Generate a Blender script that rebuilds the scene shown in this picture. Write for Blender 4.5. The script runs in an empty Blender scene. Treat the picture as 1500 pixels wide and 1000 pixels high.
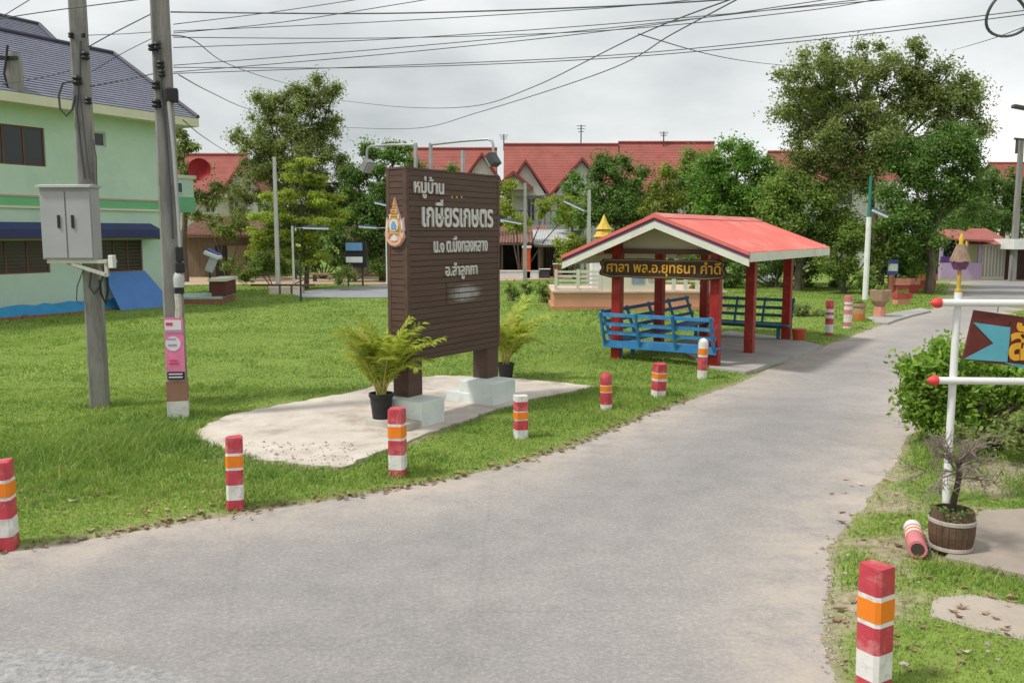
import bpy, math, random
import numpy as np
from mathutils import Vector, Matrix
random.seed(7); rng = np.random.default_rng(7)
S = bpy.context.scene; C = S.collection; PI = math.pi

# ------------------------------------------------------------ camera, sky, sun, exposure
F = 1300.0; HY = 342.0; CH = 2.6
PITCH = math.atan((500 - HY) / F)
cd = bpy.data.cameras.new('camera'); cam = bpy.data.objects.new('camera', cd); C.objects.link(cam)
cam.location = (0, 0, CH); cam.rotation_euler = (PI / 2 - PITCH, 0, 0)
cd.sensor_width = 36; cd.lens = 36 * F / 1500; cd.clip_start = 0.05; cd.clip_end = 4000
S.camera = cam
SUN_EL, SUN_AZ = math.radians(56), math.radians(-112)      # azimuth clockwise from +Y
w = bpy.data.worlds.new('World'); S.world = w; w.use_nodes = True
nt = w.node_tree; nt.nodes.clear()
wo = nt.nodes.new('ShaderNodeOutputWorld'); bg = nt.nodes.new('ShaderNodeBackground'); bg.inputs[1].default_value = 0.1
sky = nt.nodes.new('ShaderNodeTexSky'); sky.sky_type = 'NISHITA'; sky.sun_disc = False
sky.sun_elevation = SUN_EL; sky.sun_rotation = SUN_AZ; sky.dust_density = 3
tc = nt.nodes.new('ShaderNodeTexCoord'); mp = nt.nodes.new('ShaderNodeMapping'); mp.inputs['Scale'].default_value = (1, 1, 2.6)
mp.inputs['Location'].default_value = (3.1, 0.4, 0.2)
n1 = nt.nodes.new('ShaderNodeTexNoise'); n1.inputs['Scale'].default_value = 2.0; n1.inputs['Detail'].default_value = 7; n1.inputs['Roughness'].default_value = .52
cr = nt.nodes.new('ShaderNodeValToRGB')
cr.color_ramp.elements[0].position = .30; cr.color_ramp.elements[0].color = (4.0, 4.3, 4.4, 1)
cr.color_ramp.elements[1].position = .66; cr.color_ramp.elements[1].color = (8.4, 8.4, 8.4, 1)
e = cr.color_ramp.elements.new(.48); e.color = (6.0, 6.25, 6.25, 1)
n2 = nt.nodes.new('ShaderNodeTexNoise'); n2.inputs['Scale'].default_value = 1.5; n2.inputs['Detail'].default_value = 5
r2 = nt.nodes.new('ShaderNodeMapRange'); r2.inputs[1].default_value = .3; r2.inputs[2].default_value = .75; r2.inputs[3].default_value = 0.9; r2.inputs[4].default_value = 1
mx = nt.nodes.new('ShaderNodeMixRGB')
L = nt.links.new
L(tc.outputs['Generated'], mp.inputs[0]); L(mp.outputs[0], n1.inputs['Vector']); L(mp.outputs[0], n2.inputs['Vector'])
L(n1.outputs['Fac'], cr.inputs[0]); L(n2.outputs['Fac'], r2.inputs[0]); L(r2.outputs[0], mx.inputs[0])
L(sky.outputs[0], mx.inputs[1]); L(cr.outputs[0], mx.inputs[2]); L(mx.outputs[0], bg.inputs[0]); L(bg.outputs[0], wo.inputs[0])
sd = bpy.data.lights.new('sun', 'SUN'); sd.energy = 2.3; sd.angle = math.radians(7); sd.color = (1, .955, .88)
so = bpy.data.objects.new('sun', sd); C.objects.link(so)
sdir = Vector((math.sin(SUN_AZ) * math.cos(SUN_EL), math.cos(SUN_AZ) * math.cos(SUN_EL), math.sin(SUN_EL)))
so.rotation_euler = sdir.to_track_quat('Z', 'Y').to_euler(); so.location = (-20, -10, 40)
S.view_settings.view_transform = 'Standard'; S.view_settings.look = 'None'; S.view_settings.exposure = 0.42; S.view_settings.gamma = 1
S.view_settings.use_curve_mapping = False

# ------------------------------------------------------------ pixels of the photograph -> positions
cp, sp = math.cos(PITCH), math.sin(PITCH)
def ray(px, py):
    v = (500 - py) / F
    return Vector(((px - 750) / F, cp + sp * v, -sp + cp * v))
def W(px, py, z=0.0):                      # where that pixel's ray meets height z
    d = ray(px, py); t = (z - CH) / d.z
    return Vector((d.x * t, d.y * t, z))
def P(px, py, Y):                          # where it meets the vertical plane y = Y
    d = ray(px, py); t = Y / d.y
    return Vector((d.x * t, Y, CH + d.z * t))

# ------------------------------------------------------------ mesh helpers
class MB:
    def __init__(s): s.v = []; s.f = []; s.m = []
    def add(s, vs, fs, mi=0):
        o = len(s.v); s.v += [tuple(x) for x in vs]
        for f in fs: s.f.append([i + o for i in f]); s.m.append(mi)
        return s
    def box(s, c, d, rot=None, mi=0):
        hx, hy, hz = d[0] / 2, d[1] / 2, d[2] / 2
        vs = [Vector((x, y, z)) for x in (-hx, hx) for y in (-hy, hy) for z in (-hz, hz)]
        if rot is not None: vs = [rot @ q for q in vs]
        c = Vector(c); vs = [q + c for q in vs]
        return s.add(vs, [(0, 1, 3, 2), (4, 6, 7, 5), (0, 4, 5, 1), (2, 3, 7, 6), (0, 2, 6, 4), (1, 5, 7, 3)], mi)
    def span(s, a, b, mi=0):               # box between two corners
        return s.box([(a[i] + b[i]) / 2 for i in range(3)], [abs(a[i] - b[i]) for i in range(3)], None, mi)
    def beam(s, p, q, w, h, mi=0, up=(0, 0, 1)):     # rectangular bar from p to q
        p, q = Vector(p), Vector(q); x = (q - p).normalized(); u = Vector(up)
        y = u.cross(x)
        if y.length < 1e-4: y = Vector((0, 1, 0)).cross(x)
        y.normalize(); z = x.cross(y)
        r = Matrix((x, y, z)).transposed()
        return s.box((p + q) / 2, ((q - p).length, w, h), r, mi)
    def tube(s, pts, rad, n=8, mi=0, caps=True):
        pts = [Vector(p) for p in pts]
        if not isinstance(rad, (list, tuple)): rad = [rad] * len(pts)
        o = len(s.v); t0 = (pts[1] - pts[0]).normalized()
        a = t0.orthogonal().normalized()
        for i, p in enumerate(pts):
            t = (pts[min(i + 1, len(pts) - 1)] - pts[max(i - 1, 0)]).normalized()
            a = (a - t * a.dot(t)).normalized(); b = t.cross(a)
            for k in range(n):
                g = 2 * PI * k / n; s.v.append(tuple(p + (a * math.cos(g) + b * math.sin(g)) * rad[i]))
        for i in range(len(pts) - 1):
            for k in range(n):
                k2 = (k + 1) % n
                s.f.append([o + i * n + k, o + i * n + k2, o + (i + 1) * n + k2, o + (i + 1) * n + k]); s.m.append(mi)
        if caps:
            s.f.append([o + k for k in range(n)][::-1]); s.m.append(mi)
            s.f.append([o + (len(pts) - 1) * n + k for k in range(n)]); s.m.append(mi)
        return s
    def lathe(s, prof, n=16, c=(0, 0, 0), mi=0, rot=0, sq=None):
        o = len(s.v)
        for r, z in prof:
            for k in range(n):
                g = 2 * PI * (k + rot) / n
                s.v.append((c[0] + r * math.cos(g), c[1] + r * math.sin(g), c[2] + z))
        for i in range(len(prof) - 1):
            for k in range(n):
                k2 = (k + 1) % n
                s.f.append([o + i * n + k, o + i * n + k2, o + (i + 1) * n + k2, o + (i + 1) * n + k]); s.m.append(mi)
        s.f.append([o + k for k in range(n)][::-1]); s.m.append(mi)
        s.f.append([o + (len(prof) - 1) * n + k for k in range(n)]); s.m.append(mi)
        return s
    def prism(s, poly, axis, a, b, mi=0):  # polygon in the two other axes, extruded along axis from a to b
        n = len(poly); vs = []
        for h in (a, b):
            for u, v in poly:
                vs.append({'z': (u, v, h), 'y': (u, h, v), 'x': (h, u, v)}[axis])
        fs = [list(range(n))[::-1], [n + i for i in range(n)]] + [[i, (i + 1) % n, n + (i + 1) % n, n + i] for i in range(n)]
        return s.add(vs, fs, mi)
    def build(s, name, mat, parent=None, smooth=False, bevel=0, angle=40):
        me = bpy.data.meshes.new(name); me.from_pydata(s.v, [], s.f)
        for m_ in (mat if isinstance(mat, (list, tuple)) else [mat]): me.materials.append(m_)
        if any(s.m): me.polygons.foreach_set('material_index', s.m)
        import bmesh
        b = bmesh.new(); b.from_mesh(me); bmesh.ops.recalc_face_normals(b, faces=b.faces); b.to_mesh(me); b.free()
        if smooth:
            me.shade_smooth(); me.set_sharp_from_angle(angle=math.radians(angle))
        o = bpy.data.objects.new(name, me); C.objects.link(o)
        if parent: o.parent = parent
        if bevel:
            bm_ = o.modifiers.new('bevel', 'BEVEL'); bm_.width = bevel; bm_.segments = 2; bm_.limit_method = 'ANGLE'
        return o
def mesh_np(name, verts, groups, mat, parent=None):
    """fast mesh: verts (N,3), groups = list of (M,k) index arrays"""
    me = bpy.data.meshes.new(name)
    me.vertices.add(len(verts)); me.vertices.foreach_set('co', np.asarray(verts, np.float32).ravel())
    li = np.concatenate([g.ravel() for g in groups]).astype(np.int32)
    tot = np.concatenate([np.full(len(g), g.shape[1]) for g in groups]).astype(np.int32)
    st = np.concatenate([[0], np.cumsum(tot)[:-1]]).astype(np.int32)
    me.loops.add(len(li)); me.loops.foreach_set('vertex_index', li)
    me.polygons.add(len(tot)); me.polygons.foreach_set('loop_start', st); me.polygons.foreach_set('loop_total', tot)
    me.update(calc_edges=True); me.validate()
    me.materials.append(mat)
    o = bpy.data.objects.new(name, me); C.objects.link(o)
    if parent: o.parent = parent
    return o
def tag(o, label=None, cat=None, group=None, kind=None):
    if label: o['label'] = label
    if cat: o['category'] = cat
    if group: o['group'] = group
    if kind: o['kind'] = kind
    return o
def thing(name, label, cat, loc=(0, 0, 0), rz=0, group=None):
    o = bpy.data.objects.new(name, None); C.objects.link(o); o.empty_display_size = .2
    o.location = loc; o.rotation_euler = (0, 0, rz)
    return tag(o, label, cat, group)
class Frame:                                # local frame: x along a, y to the left of it
    def __init__(s, o, a):
        s.o = Vector((o[0], o[1], 0)); a = Vector((a[0], a[1], 0)).normalized(); s.a = a; s.b = Vector((-a.y, a.x, 0))
        s.rz = math.atan2(a.y, a.x)
    def hit(s, px, py, y=0.0):              # pixel ray on the local plane y -> (x, z)
        d = ray(px, py); c0 = Vector((0, 0, CH)) - s.o
        t = (y - c0.dot(s.b)) / d.dot(s.b); q = c0 + d * t
        return q.dot(s.a), q.z
    def hitx(s, px, py, x=0.0):             # pixel ray on the local plane x -> (y, z)
        d = ray(px, py); c0 = Vector((0, 0, CH)) - s.o
        t = (x - c0.dot(s.a)) / d.dot(s.a); q = c0 + d * t
        return q.dot(s.b), q.z
    def w(s, x, y, z=0): return s.o + s.a * x + s.b * y + Vector((0, 0, z))
    def l(s, p): q = Vector(p) - s.o; return Vector((q.dot(s.a), q.dot(s.b), p[2]))

# ------------------------------------------------------------ materials
def newmat(name):
    m = bpy.data.materials.new(name); m.use_nodes = True; t = m.node_tree
    return m, t, t.nodes['Principled BSDF']
def M(name, col, rough=.65, var=.14, scale=2.5, bump=.0, bscale=35, metal=0, spec=.35, stain=None, stain_amt=.35, stain_scale=1.3, stretch=None, island=0):
    m, t, b = newmat(name); N = t.nodes; K = t.links.new
    b.inputs['Roughness'].default_value = rough; b.inputs['Metallic'].default_value = metal; b.inputs['Specular IOR Level'].default_value = spec
    co = N.new('ShaderNodeTexCoord'); mp = N.new('ShaderNodeMapping')
    if stretch: mp.inputs['Scale'].default_value = stretch
    oi = N.new('ShaderNodeObjectInfo'); ad = N.new('ShaderNodeVectorMath'); ad.operation = 'ADD'
    sc = N.new('ShaderNodeVectorMath'); sc.operation = 'SCALE'; sc.inputs[0].default_value = (13, 7, 5); K(oi.outputs['Random'], sc.inputs['Scale'])
    K(co.outputs['Object'], ad.inputs[0]); K(sc.outputs[0], ad.inputs[1]); K(ad.outputs[0], mp.inputs[0])
    n = N.new('ShaderNodeTexNoise'); n.inputs['Scale'].default_value = scale; n.inputs['Detail'].default_value = 6; n.inputs['Roughness'].default_value = .65
    K(mp.outputs[0], n.inputs['Vector'])
    r = N.new('ShaderNodeValToRGB'); r.color_ramp.elements[0].position = .3; r.color_ramp.elements[1].position = .7
    r.color_ramp.elements[0].color = tuple(min(1, c * (1 - var)) for c in col) + (1,)
    r.color_ramp.elements[1].color = tuple(min(1, c * (1 + var)) for c in col) + (1,)
    K(n.outputs['Fac'], r.inputs[0]); out = r.outputs[0]
    if stain:
        n3 = N.new('ShaderNodeTexNoise'); n3.inputs['Scale'].default_value = stain_scale; n3.inputs['Detail'].default_value = 8; n3.inputs['Roughness'].default_value = .7
        K(mp.outputs[0], n3.inputs['Vector'])
        mr = N.new('ShaderNodeMapRange'); mr.inputs[1].default_value = .5; mr.inputs[2].default_value = .72; mr.inputs[4].default_value = stain_amt
        K(n3.outputs['Fac'], mr.inputs[0]); mi = N.new('ShaderNodeMixRGB'); mi.inputs[2].default_value = tuple(stain) + (1,)
        K(mr.outputs[0], mi.inputs[0]); K(out, mi.inputs[1]); out = mi.outputs[0]
    if island:
        g = N.new('ShaderNodeNewGeometry'); mr = N.new('ShaderNodeMapRange'); mr.inputs[3].default_value = 1 - island; mr.inputs[4].default_value = 1 + island
        K(g.outputs['Random Per Island'], mr.inputs[0]); hv = N.new('ShaderNodeHueSaturation'); K(mr.outputs[0], hv.inputs['Value']); K(out, hv.inputs['Color']); out = hv.outputs[0]
    K(out, b.inputs['Base Color'])
    if bump:
        nb = N.new('ShaderNodeTexNoise'); nb.inputs['Scale'].default_value = bscale; nb.inputs['Detail'].default_value = 4; K(mp.outputs[0], nb.inputs['Vector'])
        bu = N.new('ShaderNodeBump'); bu.inputs['Strength'].default_value = bump; bu.inputs['Distance'].default_value = .02
        K(nb.outputs['Fac'], bu.inputs['Height']); K(bu.outputs[0], b.inputs['Normal'])
    return m
def leafmat(name, c1, c2, trans=.3, c3=None):
    m, t, b = newmat(name); N = t.nodes; K = t.links.new
    g = N.new('ShaderNodeNewGeometry'); r = N.new('ShaderNodeValToRGB')
    r.color_ramp.elements[0].color = tuple(c1) + (1,); r.color_ramp.elements[1].color = tuple(c2) + (1,)
    if c3: e_ = r.color_ramp.elements.new(.94); e_.color = tuple(c2) + (1,); r.color_ramp.elements[-1].color = tuple(c3) + (1,)
    K(g.outputs['Random Per Island'], r.inputs[0])
    co = N.new('ShaderNodeTexCoord'); n = N.new('ShaderNodeTexNoise'); n.inputs['Scale'].default_value = .8; n.inputs['Detail'].default_value = 3
    K(co.outputs['Object'], n.inputs['Vector']); mr = N.new('ShaderNodeMapRange'); mr.inputs[1].default_value = .3; mr.inputs[2].default_value = .7; mr.inputs[3].default_value = .68; mr.inputs[4].default_value = 1.35
    K(n.outputs['Fac'], mr.inputs[0]); hv = N.new('ShaderNodeHueSaturation'); K(mr.outputs[0], hv.inputs['Value']); K(r.outputs[0], hv.inputs['Color'])
    K(hv.outputs[0], b.inputs['Base Color']); b.inputs['Roughness'].default_value = .5; b.inputs['Specular IOR Level'].default_value = .35
    tr = N.new('ShaderNodeBsdfTranslucent'); K(hv.outputs[0], tr.inputs[0]); ms = N.new('ShaderNodeMixShader'); ms.inputs[0].default_value = trans
    K(b.outputs[0], ms.inputs[1]); K(tr.outputs[0], ms.inputs[2]); K(ms.outputs[0], N['Material Output'].inputs[0])
    return m
def glass(name, col=(.03, .035, .04)):
    m, t, b = newmat(name); b.inputs['Base Color'].default_value = tuple(col) + (1,); b.inputs['Roughness'].default_value = .12; b.inputs['Specular IOR Level'].default_value = .5
    return m
concrete = M('concrete', (.33, .32, .30), .85, .2, 3, .25, 60, stain=(.12, .11, .10), stain_amt=.55)
pole_con = M('pole_concrete', (.27, .26, .245), .85, .22, 4, .25, 60, stain=(.07, .06, .055), stain_amt=.8, stain_scale=2.2, stretch=(1.6, 1.6, .3))
white_paint = M('white_paint', (.74, .75, .74), .6, .07, 4, .1, 50, stain=(.40, .37, .32), stain_amt=.45, stain_scale=2.2)
plinth_white = M('plinth_white', (.70, .76, .73), .7, .06, 3, .1, 50, stain=(.36, .35, .32), stain_amt=.4, stain_scale=2.5)
red_paint = M('red_paint', (.50, .055, .075), .55, .18, 6, .15, 60, stain=(.60, .30, .28), stain_amt=.75, stain_scale=9)
orange_refl = M('orange_reflector', (.80, .22, .015), .4, .08, 5)
band_white = M('band_white', (.72, .71, .68), .6, .1, 6, .1, 60, stain=(.33, .30, .25), stain_amt=.8, stain_scale=8)
black_plastic = M('black_plastic', (.022, .022, .024), .5, .2, 8)
dark_metal = M('dark_metal', (.06, .06, .06), .5, .2, 8)
galv = M('galvanised_steel', (.42, .43, .43), .5, .15, 6, metal=.4)
cable_mat = M('cable_rubber', (.075, .078, .085), .6, .1, 5)
bark = M('bark', (.13, .105, .08), .9, .35, 5, .6, 25, stretch=(1, 1, .3))
brown_wood = M('sign_brown', (.098, .055, .042), .55, .22, 3, .15, 45, stretch=(.4, 1, 4), stain=(.10, .07, .06), stain_amt=.5, stain_scale=2)
win_glass = glass('window_glass'); blue_glass = glass('blue_glass', (.05, .12, .17))
window_frame_brown = M('window_frame_brown', (.16, .07, .04), .6)
soil = M('soil', (.10, .075, .05), .95, .3, 8, .5, 30)

# ------------------------------------------------------------ ground and road
def sdf(poly, X, Y):                        # signed distance, negative inside
    X = np.asarray(X, float); Y = np.asarray(Y, float); d = np.full(X.shape, 1e9); ins = np.zeros(X.shape, bool); n = len(poly)
    for i in range(n):
        x0, y0 = poly[i][:2]; x1, y1 = poly[(i + 1) % n][:2]; dx, dy = x1 - x0, y1 - y0
        t = np.clip(((X - x0) * dx + (Y - y0) * dy) / (dx * dx + dy * dy + 1e-12), 0, 1)
        d = np.minimum(d, np.hypot(X - x0 - t * dx, Y - y0 - t * dy))
        c = (y0 > Y) != (y1 > Y)
        with np.errstate(divide='ignore', invalid='ignore'):
            xi = (x1 - x0) * (Y - y0) / ((y1 - y0) if y1 != y0 else 1e-9) + x0
        ins ^= c & (X < xi)
    return np.where(ins, -d, d)
_gr = rng.random((64, 64))
def vnoise(X, Y, s):                        # value noise 0..1
    x = np.asarray(X) * s; y = np.asarray(Y) * s; xi = np.floor(x).astype(int); yi = np.floor(y).astype(int); fx = x - xi; fy = y - yi
    fx = fx * fx * (3 - 2 * fx); fy = fy * fy * (3 - 2 * fy); g = lambda a, b: _gr[a % 64, b % 64]
    return (g(xi, yi) * (1 - fx) + g(xi + 1, yi) * fx) * (1 - fy) + (g(xi, yi + 1) * (1 - fx) + g(xi + 1, yi + 1) * fx) * fy
left_px = [(-400, 872), (-150, 838), (0, 812), (120, 792), (250, 768), (400, 745), (520, 728), (600, 715), (680, 700), (760, 680), (830, 658), (900, 630), (960, 605),
           (1020, 583), (1080, 563), (1130, 541), (1200, 511), (1265, 487), (1300, 473), (1335, 462), (1368, 452), (1384, 438), (1392, 424), (1396, 412)]
right_px = [(1500, 405), (1660, 399), (1660, 424), (1540, 438), (1478, 460), (1440, 484), (1400, 520), (1365, 560), (1345, 600), (1330, 640), (1308, 680), (1280, 715), (1240, 760), (1216, 800), (1206, 850), (1208, 900), (1216, 1000)]
road_poly = [tuple(W(*p)[:2]) for p in left_px] + [tuple(W(*p)[:2]) for p in right_px] + [(2.3, 3.2), (7, 1.2), (40, .5), (40, -14), (-40, -14), (-40, 4.8), (-14, 5.6)]
pad_px = [(283, 634), (330, 611), (420, 592), (510, 577), (570, 562), (640, 551), (700, 552), (765, 556), (866, 566), (845, 574), (790, 583), (735, 597), (680, 616), (625, 638), (580, 656), (540, 671), (500, 686), (455, 684), (395, 676), (335, 662), (295, 647)]
pad_poly = [tuple(W(*p, .05)[:2]) for p in pad_px]
slab_px = [(1092, 547), (1206, 508), (1160, 497), (1068, 486), (985, 505), (1040, 540)]
slab_poly = [tuple(W(*p, .05)[:2]) for p in slab_px]
rslab_poly = [tuple(W(*p, .05)[:2]) for p in [(1384, 822), (1412, 790), (1440, 753), (1510, 749), (1640, 760), (1640, 870), (1500, 847)]]
rpatch_poly = [tuple(W(*p, .03)[:2]) for p in [(1368, 880), (1420, 876), (1520, 896), (1620, 920), (1620, 975), (1500, 940), (1430, 925), (1360, 906)]]
drive_poly = [tuple(W(*p, .03)[:2]) for p in [(1268, 466), (1350, 452), (1362, 456), (1336, 463), (1300, 474), (1282, 474)]]
path_poly = [tuple(W(*p, .03)[:2]) for p in [(-100, 412), (300, 405), (600, 406), (760, 402), (880, 401), (880, 407), (600, 417), (420, 417), (300, 418), (-100, 428)]]
grey_poly = [tuple(W(*p, .03)[:2]) for p in [(428, 431), (470, 424), (575, 418), (700, 417), (700, 432), (560, 437), (440, 437)]]
def gz(X, Y):                               # height of the grass verge
    d = sdf(road_poly, X, Y) + (vnoise(X, Y, 1.1) - .5) * .10 + (vnoise(X, Y, 4.5) - .5) * .05 + (vnoise(X, Y, 11) - .5) * .05
    t = np.clip((d + .1) / .45, 0, 1)
    h = .06 * t * t * (3 - 2 * t) - .012 + np.where(d > 1, (vnoise(X, Y, .6) - .5) * .05, 0)
    for p in (pad_poly, slab_poly, path_poly, grey_poly, rslab_poly): h = np.where(sdf(p, X, Y) < .15, np.minimum(h, .042), h)
    return h
def gz1(x, y): return float(gz(np.array([x]), np.array([y]))[0])
def grow(a, b, step, k=1.35):
    o = [a]; s_ = step
    while o[-1] < b: s_ *= k; o.append(o[-1] + s_)
    return o
xs = [-x for x in grow(16, 900, .25)][::-1] + list(np.arange(-15.8, -9, .2)) + list(np.arange(-9, 8, .11)) + list(np.arange(8, 13.8, .2)) + grow(14, 900, .25)
ys = [-y for y in grow(2, 200, .5)][::-1] + list(np.arange(-1.8, 2.4, .6)) + list(np.arange(2.6, 15, .11)) + list(np.arange(15, 34, .2)) + grow(34, 1600, .25, 1.12)
GX, GY = np.meshgrid(xs, ys); gx, gy = GX.ravel(), GY.ravel(); hz = gz(gx, gy)
nx, ny = len(xs), len(ys); ii, jj = np.meshgrid(np.arange(nx - 1), np.arange(ny - 1)); a0 = (jj * nx + ii).ravel()
gm, t, b = newmat('grass_ground'); N = t.nodes; K = t.links.new
at = N.new('ShaderNodeAttribute'); at.attribute_name = 'dirt'
co = N.new('ShaderNodeTexCoord')
na = N.new('ShaderNodeTexNoise'); na.inputs['Scale'].default_value = .5; na.inputs['Detail'].default_value = 8; na.inputs['Roughness'].default_value = .7
nb = N.new('ShaderNodeTexNoise'); nb.inputs['Scale'].default_value = 14; nb.inputs['Detail'].default_value = 6
K(co.outputs['Object'], na.inputs['Vector']); K(co.outputs['Object'], nb.inputs['Vector'])
ra = N.new('ShaderNodeValToRGB'); ra.color_ramp.elements[0].position = .3; ra.color_ramp.elements[1].position = .68
ra.color_ramp.elements[0].color = (.16, .245, .05, 1); ra.color_ramp.elements[1].color = (.265, .36, .08, 1)
K(na.outputs['Fac'], ra.inputs[0])
rb = N.new('ShaderNodeValToRGB'); rb.color_ramp.elements[0].position = .3; rb.color_ramp.elements[1].position = .7
rb.color_ramp.elements[0].color = (.22, .175, .12, 1); rb.color_ramp.elements[1].color = (.42, .35, .27, 1); K(nb.outputs['Fac'], rb.inputs[0])
ml = N.new('ShaderNodeMixRGB'); ml.blend_type = 'MULTIPLY'; ml.inputs[0].default_value = .45
K(ra.outputs[0], ml.inputs[1]); rc = N.new('ShaderNodeValToRGB'); rc.color_ramp.elements[0].position = .3; rc.color_ramp.elements[0].color = (.4, .4, .4, 1); rc.color_ramp.elements[1].color = (1.3, 1.3, 1.3, 1)
K(nb.outputs['Fac'], rc.inputs[0]); K(rc.outputs[0], ml.inputs[2])
mi = N.new('ShaderNodeMixRGB'); K(at.outputs['Fac'], mi.inputs[0]); K(ml.outputs[0], mi.inputs[1]); K(rb.outputs[0], mi.inputs[2]); K(mi.outputs[0], b.inputs['Base Color'])
b.inputs['Roughness'].default_value = .95; b.inputs['Specular IOR Level'].default_value = .1
bu = N.new('ShaderNodeBump'); bu.inputs['Strength'].default_value = .6; bu.inputs['Distance'].default_value = .04; K(nb.outputs['Fac'], bu.inputs['Height']); K(bu.outputs[0], b.inputs['Normal'])
ground = mesh_np('ground', np.column_stack([gx, gy, hz]), [np.column_stack([a0, a0 + 1, a0 + nx + 1, a0 + nx])], gm)
tag(ground, kind='structure'); ground.data.shade_smooth()
dr_ = sdf(road_poly, gx, gy)
def dirtf(X, Y):
    d = sdf(road_poly, X, Y); q = np.exp(-(np.maximum(d, 0) / .10) ** 2) * .9
    rs = (X > 1.5) & (Y < 11) & (d > 0)
    n_ = vnoise(X, Y, 1.7) * .6 + vnoise(X, Y, 5) * .4
    q = np.maximum(q, np.where(rs, np.clip((n_ - .40) * 3.0, 0, .9), 0))
    q = np.maximum(q, np.clip(1 - np.abs(sdf(pad_poly, X, Y)) / .15, 0, 1) * .8)
    return q
da = ground.data.attributes.new('dirt', 'FLOAT', 'POINT'); da.data.foreach_set('value', dirtf(gx, gy).astype(np.float32))

rm, t, b = newmat('road_concrete'); N = t.nodes; K = t.links.new
co = N.new('ShaderNodeTexCoord')
def noise(sc_, det=6, rgh=.6, vec=None):
    n_ = N.new('ShaderNodeTexNoise'); n_.inputs['Scale'].default_value = sc_; n_.inputs['Detail'].default_value = det; n_.inputs['Roughness'].default_value = rgh
    K(vec or co.outputs['Object'], n_.inputs['Vector']); return n_
na = noise(.22, 3, .5); nb = noise(30, 8, .85); nc = noise(1.5, 10, .8); vo = N.new('ShaderNodeTexVoronoi'); vo.inputs['Scale'].default_value = 34; K(co.outputs['Object'], vo.inputs['Vector'])
ra = N.new('ShaderNodeValToRGB'); ra.color_ramp.elements[0].position = .3; ra.color_ramp.elements[1].position = .7
ra.color_ramp.elements[0].color = (.345, .33, .322, 1); ra.color_ramp.elements[1].color = (.435, .41, .392, 1); K(na.outputs['Fac'], ra.inputs[0])
rb = N.new('ShaderNodeValToRGB'); rb.color_ramp.elements[0].position = .3; rb.color_ramp.elements[1].position = .72; rb.color_ramp.elements[0].color = (.55, .55, .56, 1); rb.color_ramp.elements[1].color = (1.3, 1.29, 1.27, 1); K(nb.outputs['Fac'], rb.inputs[0])
m1 = N.new('ShaderNodeMixRGB'); m1.blend_type = 'MULTIPLY'; m1.inputs[0].default_value = .75; K(ra.outputs[0], m1.inputs[1]); K(rb.outputs[0], m1.inputs[2])
rc = N.new('ShaderNodeValToRGB'); rc.color_ramp.elements[0].position = .28; rc.color_ramp.elements[1].position = .66; rc.color_ramp.elements[0].color = (.70, .70, .71, 1); rc.color_ramp.elements[1].color = (1.06, 1.05, 1.04, 1); K(nc.outputs['Fac'], rc.inputs[0])
m2 = N.new('ShaderNodeMixRGB'); m2.blend_type = 'MULTIPLY'; m2.inputs[0].default_value = .7; K(m1.outputs[0], m2.inputs[1]); K(rc.outputs[0], m2.inputs[2])
rv = N.new('ShaderNodeValToRGB'); rv.color_ramp.elements[0].color = (1.32, 1.30, 1.27, 1); rv.color_ramp.elements[1].position = .55; rv.color_ramp.elements[1].color = (.82, .82, .82, 1); K(vo.outputs['Distance'], rv.inputs[0])
m3 = N.new('ShaderNodeMixRGB'); m3.blend_type = 'MULTIPLY'; m3.inputs[0].default_value = .45; K(m2.outputs[0], m3.inputs[1]); K(rv.outputs[0], m3.inputs[2])
# sandy dust near the edges of the road (vertex attribute from the distance to the edge)
at = N.new('ShaderNodeAttribute'); at.attribute_name = 'dust'; m4 = N.new('ShaderNodeMixRGB'); m4.inputs[2].default_value = (.47, .405, .345, 1)
mm = N.new('ShaderNodeMath'); mm.operation = 'MULTIPLY'; mrr = N.new('ShaderNodeMapRange'); mrr.inputs[1].default_value = .35; mrr.inputs[2].default_value = .62; K(nc.outputs['Fac'], mrr.inputs[0])
vc = N.new('ShaderNodeTexVoronoi'); vc.feature = 'DISTANCE_TO_EDGE'; vc.inputs['Scale'].default_value = .33; vw = N.new('ShaderNodeMixRGB'); vw.inputs[0].default_value = .12; K(co.outputs['Object'], vw.inputs[1]); K(nc.outputs['Color'], vw.inputs[2]); K(vw.outputs[0], vc.inputs['Vector'])
vr = N.new('ShaderNodeMapRange'); vr.inputs[1].default_value = 0; vr.inputs[2].default_value = .006; vr.inputs[3].default_value = .72; vr.inputs[4].default_value = 1; K(vc.outputs['Distance'], vr.inputs[0])
m5 = N.new('ShaderNodeMixRGB'); m5.blend_type = 'MULTIPLY'; m5.inputs[0].default_value = .28; K(m3.outputs[0], m5.inputs[1]); K(vr.outputs[0], m5.inputs[2])
K(at.outputs['Fac'], mm.inputs[0]); K(mrr.outputs[0], mm.inputs[1]); at2 = N.new('ShaderNodeAttribute'); at2.attribute_name = 'wear'; m6 = N.new('ShaderNodeMixRGB'); m6.blend_type = 'MULTIPLY'; m6.inputs[2].default_value = (.80, .815, .83, 1)
nd = noise(.9, 6, .7); mw_ = N.new('ShaderNodeMapRange'); mw_.inputs[1].default_value = .35; mw_.inputs[2].default_value = .65; mw_.inputs[3].default_value = .25; K(nd.outputs['Fac'], mw_.inputs[0]); mq = N.new('ShaderNodeMath'); mq.operation = 'MULTIPLY'; K(at2.outputs['Fac'], mq.inputs[0]); K(mw_.outputs[0], mq.inputs[1]); K(mq.outputs[0], m6.inputs[0]); K(m5.outputs[0], m6.inputs[1])
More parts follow.
